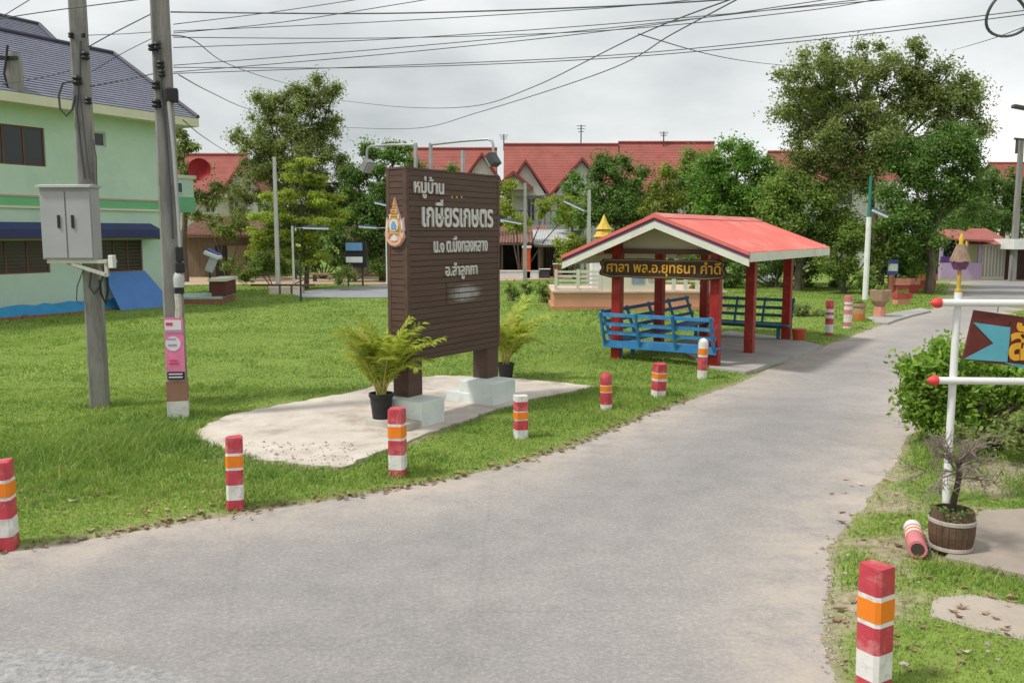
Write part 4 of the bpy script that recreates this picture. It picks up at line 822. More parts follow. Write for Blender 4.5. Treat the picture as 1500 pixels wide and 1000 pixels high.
# thatched finial
fin = thing('post_finial', 'little thatched spirit-house finial with gold tips on the white post', 'finial', (q.x, q.y, zt))
zz = lambda py_: fl(1395, py_).z - zt
MB().tube([(0, 0, -.02), (0, 0, zz(385))], .022, 10).build('neck', M('finial_gold', (.5, .33, .05), .5, .2, 12), fin, smooth=True)
MB().lathe([(.036, -.01), (.04, .015), (.026, .04)], 12).build('collar', bpy.data.materials['finial_gold'], fin, smooth=True)
MB().lathe([(.06, zz(392)), (.085, zz(384)), (.09, zz(379))], 12).build('house', M('finial_purple', (.15, .05, .14), .6), fin)
mb = MB()
for k in range(26):
    g = k / 26 * 2 * PI; c_, s_ = math.cos(g), math.sin(g); mb.beam((c_ * .035, s_ * .035, zz(352)), (c_ * .10, s_ * .10, zz(379) + random.uniform(-.01, .01)), .03, .014)
mb.build('thatch', M('thatch', (.30, .21, .15), .9, .3, 9), fin)
MB().lathe([(.03, zz(355)), (.02, zz(348)), (.028, zz(343)), (.006, zz(334))], 10).build('gold_tip', M('finial_tip', (.62, .45, .05), .45), fin, smooth=True)
mb = MB().lathe([(.014, 0), (.018, .03), (.004, .06)], 8, (.055, 0, zz(356))); mb.build('gold_tip', bpy.data.materials['finial_tip'], fin, smooth=True)
fin.scale = (.85, .85, .92)
# hanging board
maroon = M('board_maroon', (.13, .025, .022), .55, .2, 6); cyan = M('board_cyan', (.10, .36, .46), .5, .1, 5)
BF = Frame((q.x, PY - .02), (math.cos(math.radians(-4)), math.sin(math.radians(-4))))
bd = thing('arrow_board', 'maroon and sky-blue direction board with gold letters hanging in the pipe frame', 'sign', BF.w(0, 0, 0), BF.rz)
pts = [BF.hit(*p_) for p_ in ((1427, 454), (1500, 464), (1500, 537.5), (1410, 526))]
tl, tr_, br_, bl_ = [Vector((a, 0, b_)) for a, b_ in pts]; tr_ = tl + (tr_ - tl) * 3.2; br_ = bl_ + (br_ - bl_) * 2.7
MB().prism([(p_.x, p_.z) for p_ in (tl, tr_, br_, bl_)], 'y', -.02, .02).build('board', maroon, bd)
pp = lambda *l_: [BF.hit(*p_, -.02) for p_ in l_]
a1 = pp((1425, 472), (1477, 479), (1475, 530), (1412, 525.5), (1455, 503)); ext = BF.hit(1500, 540, -.02)
MB().prism([a1[0], a1[1], (a1[1][0] + .02, a1[1][1]), (a1[2][0], a1[2][1]), a1[3], a1[4]], 'y', -.028, -.0205).build('blue_arrow', cyan, bd)
MB().prism(pp((1472, 531), (1500, 533.5), (1600, 545), (1600, 556), (1500, 540), (1472, 531.5)), 'y', -.0275, -.0207).build('blue_edge', cyan, bd)
a2 = pp((1480, 471), (1600, 487), (1600, 540), (1477, 528)); MB().prism(a2, 'y', -.034, -.0285).build('letter_panel', maroon, bd)
lo = [(a2[0][0] + .015), a2[0][0] + .56]
lt = text('lettering', 'สั', (BF.hit(1479, 500, -.04)[0], BF.hit(1509, 500, -.04)[0], BF.hit(1490, 528, -.04)[1], BF.hit(1490, 472, -.04)[1]), -.034, M('board_gold', (.66, .34, .03), .45, .12, 9), bd, .012, weight=.03)
for k, x in enumerate((0.35, 1.2)): MB().tube([BF.l(BF.w(x, -.01, tl.z - .02)), BF.l(BF.w(x, -.01, fl(1390, 443).z))], .004, 5).build('hanger', dark_metal, bd)
# barrel pot with a bare shrub
q = W(1408, 813, .085); pot = thing('barrel_pot', 'brown barrel-shaped pot with white hoops on the slab', 'plant pot', (q.x, q.y + .17, .085))
bwood = M('barrel_brown', (.12, .07, .045), .75, .3, 8, .3, 30); hoop = M('hoop_pale', (.42, .38, .34), .7, .2, 8)
R = .168; Hh = .325; prof = lambda f_: R * (.80 + .24 * math.sin(PI * min(1, f_ * .72 + .12)))
for k in range(22):
    g = 2 * PI * k / 22; vs = []; hw = PI / 22 * .94
    for i in range(6):
        f_ = i / 5; r_ = prof(f_)
        for gg in (g - hw, g + hw):
            vs.append((r_ * math.cos(gg), r_ * math.sin(gg), Hh * f_)); vs.append(((r_ - .018) * math.cos(gg), (r_ - .018) * math.sin(gg), Hh * f_))
    fs = []
    for i in range(5): o = i * 4; fs += [(o, o + 2, o + 6, o + 4), (o + 1, o + 5, o + 7, o + 3), (o, o + 4, o + 5, o + 1), (o + 2, o + 3, o + 7, o + 6)]
    fs += [(20, 22, 23, 21), (0, 1, 3, 2)]; MB().add(vs, fs).build('stave', bwood, pot)
MB().lathe([(R * .79, .005), (R * .79, Hh * .9)], 20).build('liner', black_plastic, pot)
for f_ in (.06, .72): r_ = prof(f_) + .004; MB().lathe([(r_ - .004, Hh * f_ - .018), (r_ + .004, Hh * f_ - .01), (r_ + .004, Hh * f_ + .014), (r_ - .004, Hh * f_ + .02)], 24).build('hoop', hoop, pot, smooth=True)
MB().lathe([(R * .97, Hh * .86), (.02, Hh * .9)], 18).build('soil', soil, pot)
V = []; Fq = []
for k in range(120):
    g = random.uniform(2.2, 6.0); r_ = R * random.uniform(.3, 1.1); c = Vector((r_ * math.cos(g), r_ * math.sin(g), Hh * random.uniform(.82, 1.05))); s_ = random.uniform(.015, .03); a_ = Vector((random.uniform(-1, 1), random.uniform(-1, 1), random.uniform(-.5, .6))).normalized(); b_ = a_.orthogonal().normalized(); o = len(V)
    V += [c - a_ * s_, c - b_ * s_ * .5, c + a_ * s_, c + b_ * s_ * .5]; Fq.append([o, o + 1, o + 2, o + 3])
mb = MB(); mb.v = [tuple(x) for x in V]; mb.f = Fq; mb.m = [0] * len(Fq); tag(mb.build('weeds', leafmat('weed', (.06, .13, .02), (.16, .27, .05)), pot), kind='stuff')
shr = thing('bare_shrub', 'leafless grey twiggy shrub growing from the barrel pot', 'shrub', (q.x, q.y + .17, .085 + Hh * .85)); mb = MB(); tw = MB(); rs = random.Random(4)
stem = [(0, 0, -.02), (.005, .01, .1), (.02, .0, .22), (.035, 0, .34), (.03, .02, .42)]; mb.tube(stem, [.03, .027, .024, .022, .02], 8); mb.build('trunk', M('dark_bark', (.045, .035, .028), .9, .3, 9, .4, 30), shr, smooth=True)
def twig(p, d, L_, r_, lev):
    pts = [p]; n = 4
    for i in range(n): d = (d + Vector((rs.uniform(-.35, .35), rs.uniform(-.35, .35), rs.uniform(-.25, .25)))).normalized(); pts.append(pts[-1] + d * L_ / n)
    tw.tube(pts, [r_ * (1 - .6 * i / n) for i in range(n + 1)], 4)
    if lev:
        for k in range(4): i = rs.randint(1, n); twig(pts[i], (d + Vector((rs.uniform(-1, 1), rs.uniform(-1, 1), rs.uniform(-.7, .8)))).normalized(), L_ * rs.uniform(.5, .75), r_ * .6, lev - 1)
for k in range(14):
    g = k / 14 * 6.28 * 2; twig(Vector((.03, .02, .30 + .012 * k)), Vector((math.cos(g), math.sin(g), rs.uniform(-.25, 1.3))).normalized(), rs.uniform(.17, .24), .011, 3)
tw.build('twigs', M('grey_twig', (.22, .18, .15), .9, .2, 9), shr)

# ------------------------------------------------------------ trees
def leaves(cent, rad, n, size, flat=.8, up=.4, aspect=.5):
    k = len(cent); idx = rng.integers(0, k, n); c = cent[idx]; d = rng.normal(size=(n, 3)); d /= np.linalg.norm(d, axis=1)[:, None] + 1e-9
    p = c + d * (rad[idx] * np.minimum(np.abs(rng.normal(size=n)), 2.0) * .66)[:, None] * np.array([1, 1, flat])
    nr = rng.normal(size=(n, 3)) + d * .6 + np.array([0, 0, up]); nr /= np.linalg.norm(nr, axis=1)[:, None]
    a = rng.normal(size=(n, 3)); a -= nr * (a * nr).sum(1)[:, None]; a /= np.linalg.norm(a, axis=1)[:, None]; b_ = np.cross(nr, a)
    s_ = (size * rng.uniform(.6, 1.35, n))[:, None]
    V = np.stack([p - a * s_, p - b_ * s_ * aspect, p + a * s_, p + b_ * s_ * aspect], 1).reshape(-1, 3); i0 = np.arange(n) * 4
    return V, np.column_stack([i0, i0 + 1, i0 + 2, i0 + 3])
def tree(name, label, px, Y, blobs, lm, n, size, tr=.18, group='trees in the background', crad=.5, dens=1.0, cat='tree', depth=.9, flat=.8, base_z=0.0, aspect=.5, fork=.45):
    bx_ = P(px, 400, Y).x; t_ = thing(name, label, cat, (bx_, Y, 0), 0, group); org = np.array([bx_, Y, 0.0])
    cen = []; rad = []; mb = MB(); B = []
    for (x, y, rx_, ry_) in blobs:
        c = P(x, y, Y); rw, rh = rx_ * Y / F, ry_ * Y / F; c.y += random.uniform(-.35, .35) * rw; B.append((c, rw, rh))
    zlo = min(c.z - rh for c, rw, rh in B); ztop = max(c.z for c, rw, rh in B); mx_ = sum(c.x * rw * rh for c, rw, rh in B) / sum(rw * rh for c, rw, rh in B)
    fz = max(.2, zlo + (ztop - zlo) * fork * .6) if cat == 'tree' else .1
    fork_p = Vector((bx_ + (mx_ - bx_) * .4, Y, fz)); tp = [Vector((bx_, Y, -.1)), Vector((bx_ + random.uniform(-.1, .1), Y, fz * .5)), fork_p]
    mb.tube(tp, [tr * 1.15, tr * .95, tr * .8], 8)
    for c, rw, rh in B:
        nc_ = max(4, int(rw * rh * 9 * dens / (crad * crad) * .25)); d = rng.normal(size=(nc_, 3)); d /= np.linalg.norm(d, axis=1)[:, None]; rr_ = rng.random(nc_) ** .42
        cc = np.array(c) + d * rr_[:, None] * np.array([rw, rw * depth, rh]) * .95; cc[:, 2] = np.maximum(cc[:, 2], .15)
        cen.append(cc); rad.append(crad * rng.uniform(.6, 1.3, nc_))
        mid = fork_p.lerp(c, .5) + Vector((random.uniform(-.2, .2), random.uniform(-.2, .2), random.uniform(0, .3)))
        mb.tube([fork_p - Vector((0, 0, .1)), mid, c], [tr * .55, tr * .38, tr * .2], 6)
        for k in range(min(8, nc_)): e_ = Vector(cc[k]); mb.tube([mid.lerp(c, .6), c.lerp(e_, .5) + Vector((0, 0, .1)), e_], [tr * .18, tr * .11, tr * .04], 4)
    mb.v = [tuple(np.array(v_) - org) for v_ in mb.v]
    mb.build('trunk', bark, t_, smooth=True)
    V, Q = leaves(np.concatenate(cen), np.concatenate(rad), n, size, flat, up=.9, aspect=aspect)
    mesh_np('crown', V - org, [Q], lm, t_)
    return t_
lm_dark = leafmat('leaf_dark', (.075, .15, .032), (.21, .34, .075), .48); lm_mid = leafmat('leaf_mid', (.12, .20, .036), (.31, .42, .09), .48); lm_olive = leafmat('leaf_olive', (.16, .21, .065), (.35, .42, .13), .5, (.46, .47, .19))
lm_bright = leafmat('leaf_bright', (.22, .32, .035), (.46, .54, .085), .5); lm_yel = leafmat('leaf_yellow_green', (.14, .20, .03), (.36, .40, .07), .4); lm_lush = leafmat('leaf_lush', (.09, .20, .034), (.25, .44, .075), .48)
tree('roadside_tree', 'tall airy tree with sparse ragged crown behind the shelter roof, right', 1272, 41, [(1185, 110, 48, 42), (1250, 95, 55, 40), (1300, 125, 55, 50), (1205, 165, 60, 45), (1270, 180, 65, 50), (1150, 165, 30, 20), (1190, 215, 55, 40), (1265, 240, 55, 42), (1345, 90, 26, 36), (1390, 110, 28, 32), (1360, 150, 40, 35), (1425, 165, 28, 38), (1410, 130, 20, 30), (1440, 190, 20, 25), (1235, 270, 45, 30), (1225, 140, 70, 55), (1240, 210, 80, 55), (1310, 190, 50, 50), (1180, 250, 45, 40), (1340, 130, 40, 40), (1385, 160, 40, 40), (1330, 220, 50, 40), (1400, 200, 35, 30)],
     lm_olive, 115000, .074, .14, crad=.62, dens=1.1)
tree('round_tree', 'dense dark rounded tree in front of the tall airy tree', 1362, 38, [(1370, 215, 55, 40), (1335, 250, 50, 45), (1400, 250, 45, 45), (1365, 300, 70, 50), (1310, 320, 38, 50), (1412, 295, 32, 38), (1345, 355, 48, 42)], lm_dark, 54600, 0.072, .2, crad=.52, dens=1.1)
tree('leafy_tree', 'bushy mid-green tree right of the red roofs behind the shelter', 1080, 44, [(1080, 235, 45, 32), (1050, 270, 45, 40), (1110, 270, 45, 45), (1150, 280, 40, 45), (1030, 305, 32, 40), (1090, 310, 60, 40)], lm_lush, 46200, 0.079, .2, crad=.52)
tree('leafy_tree', 'pale green tree close behind the shelter roof, right of its ridge', 1170, 40, [(1160, 285, 40, 40), (1200, 300, 38, 45), (1130, 310, 38, 40), (1215, 340, 35, 50), (1170, 350, 45, 40), (1240, 330, 28, 45)], lm_mid, 42000, 0.072, .18, crad=.5)
tree('leafy_tree', 'dark dense tree standing in front of the red-roofed terrace', 905, 50, [(905, 255, 36, 32), (880, 285, 36, 38), (930, 285, 36, 38), (905, 320, 48, 42), (860, 320, 22, 30), (880, 240, 16, 18)], lm_dark, 33600, 0.086, .16, crad=.5)
tree('leafy_tree', 'mid-green tree hiding the right end of the terrace roof', 1010, 52, [(1010, 250, 26, 26), (985, 285, 26, 30), (1025, 285, 28, 32), (1000, 325, 32, 34), (1040, 240, 20, 20)], lm_mid, 24000, .08, .14, crad=.5)
tree('leafy_tree', 'slim dark tree before the second gable of the terrace', 838, 55, [(838, 280, 18, 26), (825, 312, 20, 22), (850, 318, 18, 22)], lm_lush, 9000, .08, .1, crad=.42)
tree('leafy_tree', 'dark tree mass right behind the top of the name board', 640, 56, [(610, 245, 24, 18), (650, 262, 30, 20), (690, 275, 24, 22), (725, 280, 16, 24), (620, 280, 30, 26)], lm_dark, 16000, .085, .12, crad=.5)
tree('feathery_tree', 'thin pale feathery tree in front of the terrace, right of the dark tree', 965, 48, [(962, 285, 22, 32), (985, 300, 20, 28), (950, 315, 18, 28), (975, 250, 16, 24)], lm_yel, 10500, 0.072, .1, crad=.35, dens=.7)
tree('tall_tree', 'tall grey-green tree with open feathery crown left of the sign', 432, 50, [(455, 140, 38, 28), (420, 165, 40, 30), (475, 175, 34, 34), (440, 210, 55, 38), (385, 150, 20, 24), (370, 215, 26, 22), (400, 250, 36, 30), (470, 250, 44, 40), (430, 290, 60, 36), (350, 200, 12, 10), (490, 140, 15, 14), (440, 180, 60, 50), (435, 240, 70, 50), (400, 200, 40, 40), (375, 260, 34, 40), (495, 270, 34, 44), (365, 300, 30, 34), (400, 160, 34, 24), (470, 130, 26, 20)], lm_olive, 95000, .07, .12, crad=.5, dens=1.0)
tree('layered_tree', 'bright yellow-green tree with flat layered branches left of the sign', 448, 41, [(440, 240, 22, 9), (430, 262, 30, 9), (470, 262, 26, 8), (420, 290, 36, 10), (475, 292, 38, 9), (405, 318, 34, 11), (470, 322, 45, 10), (390, 345, 30, 14), (440, 350, 45, 14), (495, 315, 16, 8), (385, 375, 26, 18), (450, 375, 35, 14)], lm_bright, 56000, .058, .11, crad=.34, dens=1.6, depth=1.0, flat=.45)
tree('leafy_tree', 'dark green tree just behind the left edge of the name board', 560, 48, [(545, 230, 30, 24), (580, 225, 30, 24), (520, 265, 26, 32), (560, 275, 45, 35), (530, 315, 35, 32), (590, 310, 35, 40), (555, 350, 45, 30)], lm_dark, 35700, 0.086, .18, crad=.5)
tree('leafy_tree', 'tree peeping out between the green house and the left red roof', 272, 47, [(272, 205, 18, 22), (262, 235, 24, 25), (285, 255, 18, 22), (310, 285, 24, 18), (280, 300, 26, 25)], lm_olive, 14700, 0.079, .16, crad=.4)
tree('garden_shrub', 'yellow-green shrub between name board and the terrace gable', 748, 52, [(745, 290, 14, 28), (750, 325, 16, 20), (800, 305, 22, 18), (835, 310, 22, 22), (770, 325, 18, 14)], lm_bright, 12600, 0.072, .1, crad=.36, cat='shrub', group='shrubs in the background')
tree('garden_shrub', 'low bushy shrub under the lamp post left of the board', 395, 40, [(395, 385, 22, 22), (365, 395, 20, 16), (425, 390, 20, 18), (500, 400, 16, 14)], lm_mid, 10500, 0.058, .06, crad=.3, cat='shrub', group='shrubs in the background')
tree('hedge_tree', 'dark leafy hedge mass right behind the far shelter columns', 1130, 42, [(1080, 395, 40, 28), (1140, 385, 45, 35), (1195, 390, 40, 32), (1240, 395, 30, 30), (1020, 395, 30, 22), (1160, 350, 45, 30)], lm_dark, 31500, 0.068, .1, crad=.4, cat='shrub', group='shrubs in the background')
tree('hedge_tree', 'tall light-green shrub beside the white lamp post with green top', 1230, 38, [(1232, 375, 26, 32), (1250, 345, 22, 28), (1215, 395, 22, 22), (1288, 360, 18, 40), (1255, 405, 30, 16)], lm_mid, 16800, 0.061, .08, crad=.34, cat='shrub', group='shrubs in the background')
tree('leafy_tree', 'dark green tree by the shop roof at the right edge', 1462, 58, [(1440, 270, 30, 35), (1475, 275, 35, 35), (1500, 300, 35, 40), (1450, 315, 40, 30), (1530, 290, 35, 45), (1430, 318, 25, 24), (1480, 328, 40, 20)], lm_dark, 29400, 0.094, .2, crad=.5)
for k_, (px_, Y_, bl_, m_, n_, lab) in enumerate((
    (1030, 47, [(1000, 385, 30, 28), (1040, 370, 36, 32), (1075, 365, 34, 32), (985, 360, 20, 24)], lm_mid, 12000, 'bushy green shrub right behind the shelter ridge'),
    (1330, 40, [(1320, 395, 30, 24), (1345, 392, 22, 20), (1300, 385, 22, 26)], lm_lush, 12000, 'undergrowth below the dense dark tree'),
    (1420, 56, [(1400, 340, 28, 34), (1425, 330, 28, 34), (1440, 315, 24, 28)], lm_dark, 10000, 'dark shrub just left of the lilac shop roof'),
    (330, 50, [(300, 320, 22, 16), (325, 345, 18, 16), (355, 330, 18, 20), (345, 385, 20, 14)], lm_mid, 6000, 'shrub growing over the brown shed roof'),
    (510, 47, [(505, 370, 22, 28), (530, 330, 24, 24), (485, 345, 20, 24), (560, 390, 20, 12)], lm_dark, 9000, 'dark shrub between the layered tree and the display stand'),
    (470, 50.5, [(400, 330, 36, 34), (450, 320, 40, 40), (500, 320, 36, 40), (545, 298, 34, 28), (590, 300, 30, 28), (420, 370, 34, 26), (465, 375, 30, 24)], lm_dark, 30000, 'dark thicket behind the layered tree'),
    (845, 50, [(830, 350, 14, 16), (850, 365, 16, 16), (820, 375, 12, 14)], lm_bright, 4000, 'light green shrub left of the shelter eave'))):
    tree('background_shrub', lab, px_, Y_, bl_, m_, n_, .075, .08, crad=.42, cat='shrub', group='shrubs in the background')
# far belt of trees that closes the horizon
proto = tree('distant_tree', 'distant dark green tree on the horizon behind the houses', 600, 95, [(600, 290, 50, 22), (570, 310, 36, 22), (635, 312, 40, 22), (600, 330, 60, 20)], lm_dark, 14700, 0.173, .25, crad=.9, group='distant trees on the horizon')
for k, xx in enumerate(list(range(-52, 72, 9))):
    if abs(xx - proto.location.x) < 4: continue
    r = proto.copy(); C.objects.link(r); r.location = (xx + random.uniform(-3, 3), 100 + random.uniform(-6, 14), 0); r.rotation_euler = (0, 0, random.uniform(0, 6)); s_ = random.uniform(.8, 1.15); r.scale = (s_, s_, s_ * random.uniform(.85, 1.1))
    for ch in proto.children: c = ch.copy(); C.objects.link(c); c.parent = r
# foreground bush on the right
def bush(label, blobs, Y, n, size, lm, group=None, crad=.16, name='green_bush'):
    bx_ = P(blobs[0][0], 500, Y).x; t_ = thing(name, label, 'bush', (bx_, Y, 0), 0, group); org = np.array([bx_, Y, 0.]); cen = []; mb = MB()
    for (x, y, rx_, ry_, dy) in blobs:
        c = P(x, y, Y + dy); rw, rh = rx_ * Y / F, ry_ * Y / F; nc_ = max(5, int(rw * rh * 160)); d = rng.normal(size=(nc_, 3)); d /= np.linalg.norm(d, axis=1)[:, None]
        cc = np.array(c) + d * (rng.random(nc_) ** .4)[:, None] * np.array([rw, rw, rh]); cc[:, 2] = np.maximum(cc[:, 2], .08); cen.append(cc)
        for k in range(min(10, nc_)): e_ = Vector(cc[k]); mb.tube([(bx_ + random.uniform(-.2, .2), Y + random.uniform(-.2, .2), 0), c.lerp(e_, .3), e_], [.018, .012, .004], 4)
    cen = np.concatenate(cen); mb.v = [tuple(np.array(v_) - org) for v_ in mb.v]; mb.build('branches', bark, t_)
    V, Q = leaves(cen, np.full(len(cen), crad), n, size, .8, .6, .48); mesh_np('foliage', V - org, [Q], lm, t_); return t_
bush('dense fresh-green bush behind the arrow board at the right edge', [(1400, 555, 60, 50, 0), (1350, 570, 40, 45, -.2), (1345, 545, 38, 35, 0), (1450, 560, 60, 45, .1), (1375, 610, 50, 32, -.2), (1520, 570, 60, 50, .2), (1440, 620, 50, 22, 0), (1330, 600, 22, 22, -.2), (1400, 520, 45, 25, .1)], 10.9, 17000, .040, leafmat('leaf_bush', (.13, .26, .03), (.37, .55, .08), .48), crad=.17)
q = W(1470, 640); bush('dry olive scrub at the foot of the green bush', [(1460, 640, 50, 18, -.6), (1500, 630, 40, 25, -.6), (1410, 645, 40, 16, -.5)], 10.4, 2200, .03, lm_olive, crad=.13)
# young plants and small flowers behind the lawn
for (px_, py_, h_, lab) in ((748, 442, 26, 'spindly garden plant on the lawn right of the name board'), (795, 445, 34, 'leggy garden plant left of the terracotta base'), (770, 432, 22, 'small bushy plant before the market shed')):
    Yp = W(px_, py_).y; bush(lab, [(px_, py_ - h_ * .7, h_ * .35, h_ * .35, 0), (px_ + 5, py_ - h_ * .35, h_ * .3, h_ * .25, 0)], Yp, 260, .07, lm_mid, 'young plants on the lawn', .2, 'garden_plant')
bush('yellow-leaved shrub seen through the shelter', [(1015, 425, 14, 14, 0), (1055, 432, 12, 10, 0), (1000, 440, 10, 9, .2)], 31, 900, .06, lm_yel, None, .2, 'yellow_shrub')
bush('low olive flowering shrub right of the last shelter column', [(1180, 452, 22, 9, 0), (1205, 458, 16, 7, 0), (1165, 456, 10, 7, 0)], 27.5, 900, .05, lm_olive, None, .16, 'low_shrub')

# ------------------------------------------------------------ houses in the background
red_tile = M('red_roof_tile', (.34, .105, .085), .7, .2, 1.2, stain=(.24, .10, .085), stain_amt=.7, stain_scale=.6); ridge_red = M('ridge_red', (.25, .06, .05), .7); off_white = M('off_white_render', (.62, .62, .58), .8, .07, 1, stain=(.45, .43, .38), stain_amt=.4); grey_wall = M('grey_render', (.36, .36, .34), .85, .12, 1)
def gable_front(mb_r, mb_w, mb_t, xc, hw, zf, zp, y0, y1, n=14):
    roof_plane(mb_r, (xc - hw, y0, zf), (xc - hw, y1, zf), (xc, y1, zp), (xc, y0, zp), n, .02); roof_plane(mb_r, (xc + hw, y1, zf), (xc + hw, y0, zf), (xc, y0, zp), (xc, y1, zp), n, .02)
    mb_w.prism([(xc - hw * .86, zf - .05), (xc + hw * .86, zf - .05), (xc, zp - .22)], 'y', y0 + .35, y0 + .45)
    for s_ in (-1, 1): mb_t.prism([(xc, zp + .06), (xc, zp - .20), (xc + s_ * hw, zf - .20), (xc + s_ * hw, zf + .06)], 'y', y0 - .06, y0)
def house_bg(label, Y, dep, px0, px1, py_ridge, py_eave, gables, wins, wall=off_white, name='red_roofed_house', porch=None, group='red-roofed houses behind the trees', courses=30):
    a, b_ = P(px0, py_ridge, Y + dep / 2), P(px1, py_ridge, Y + dep / 2); zr = a.z; ze_ = P((px0 + px1) / 2, py_eave, Y).z; x0, x1 = a.x, b_.x; xm = (x0 + x1) / 2
    t_ = thing(name, label, 'house', (xm, Y, 0), 0, group); h = (x1 - x0) / 2
    holes = [(P(w0, 300, Y + .6).x - xm, P(w1, 300, Y + .6).x - xm, P(w0, wy1, Y + .6).z, P(w0, wy0, Y + .6).z) for (w0, w1, wy0, wy1) in wins]
    mb = MB(); wall_holes(mb, -h + .3, h - .3, 0, ze_ + .05, holes, .6); mb.add([(-h + .3, .6, 0), (-h + .3, dep - .6, 0), (-h + .3, dep - .6, ze_), (-h + .3, dep / 2, zr - .2), (-h + .3, .6, ze_)], [(0, 1, 2, 3, 4)]); mb.add([(h - .3, .6, 0), (h - .3, dep - .6, 0), (h - .3, dep - .6, ze_), (h - .3, dep / 2, zr - .2), (h - .3, .6, ze_)], [(0, 1, 2, 3, 4)])
    mb.build('wall', wall, t_)
    for hh in holes: window(t_, *hh, .66, 2, M('frame_white', (.6, .6, .6)) if 'frame_white' not in bpy.data.materials else bpy.data.materials['frame_white'], win_glass, 0, .07)
    mr, mw, mt = MB(), MB(), MB(); roof_plane(mr, (-h, 0, ze_), (h, 0, ze_), (h, dep / 2, zr), (-h, dep / 2, zr), courses, .022); roof_plane(mr, (h, dep, ze_), (-h, dep, ze_), (-h, dep / 2, zr), (h, dep / 2, zr), courses, .022)
    for (gp, gpy, ghw, gfy, yo) in gables:
        c = P(gp, gpy, Y + yo); zf = P(gp, gfy, Y + yo).z; gable_front(mr, mw, mt, c.x - xm, ghw * Y / F, zf, c.z, yo, dep / 2)
    rf = mr.build('roof', red_tile, t_)
    MB().tube([(-h - .02, dep / 2, zr + .05), (h + .02, dep / 2, zr + .05)], .13, 6).build('ridge', ridge_red, rf)
    if gables: mw.build('gable_wall', wall, t_); mt.build('barge_boards', ridge_red, rf)
    MB().span((-h, -.08, ze_ - .25), (h, 0, ze_ - .02)).build('fascia', off_white, rf)
    return t_, xm
t1, xm1 = house_bg('terrace house with two red front gables right of the name board', 66, 8, 738, 905, 213, 283, [(770, 234, 34, 285, -1.2), (853, 231, 46, 285, -.6), (752, 251, 28, 276, -2.6)], [(772, 784, 290, 325), (815, 845, 292, 318), (870, 890, 292, 320)])
house_bg('terrace house with long red roof behind the dark tree', 66.3, 8, 906, 1046, 210, 283, [(1018, 222, 40, 268, -.6)], [(975, 1000, 282, 305), (925, 945, 290, 315)])
house_bg('red-roofed house showing above the name board with white gable end', 70, 8, 600, 728, 219, 285, [(706, 224, 26, 262, -2.0)], [(700, 715, 270, 290)])
house_bg('red-roofed house left of the tall feathery tree with white gable', 62, 8, 262, 362, 228, 284, [(352, 240, 32, 284, -2)], [(335, 350, 292, 312), (300, 315, 292, 312)])
house_bg('red-roofed house hidden behind the tall airy tree', 64, 8, 1125, 1290, 224, 266, [], [(1215, 1250, 282, 300)])
house_bg('red-roofed house far off at the right edge behind the shop', 85, 8, 1448, 1580, 240, 268, [], [(1470, 1490, 280, 295)])
# balcony and boundary wall of the terrace
bal = thing('balcony_railing', 'dark balcony railing below the terrace gables', 'railing', (P(800, 300, 63).x, 63, 0)); z0, z1 = P(800, 328, 63).z, P(800, 308, 63).z; x0, x1 = P(745, 300, 63).x - bal.location.x, P(858, 300, 63).x - bal.location.x
MB().span((x0, 0, z1 - .08), (x1, .08, z1)).build('top_rail', dark_metal, bal); MB().span((x0, -.1, z0 - .45), (x1, 2.9, z0 - .05)).build('floor_slab', grey_wall, bal)
x = x0
while x < x1: MB().span((x, .02, z0 - .05), (x + .06, .06, z1 - .08)).build('baluster', dark_metal, bal); x += .42
for xx in (x0 + .1, (x0 + x1) / 2, x1 - .3): MB().span((xx, .1, 0), (xx + .22, .32, z0 - .45)).build('post', grey_wall, bal)
MB().span((x0, 2.6, 0), (x1, 2.75, z0 - .46)).build('back_wall', M('shade_wall', (.25, .25, .24), .9), bal)
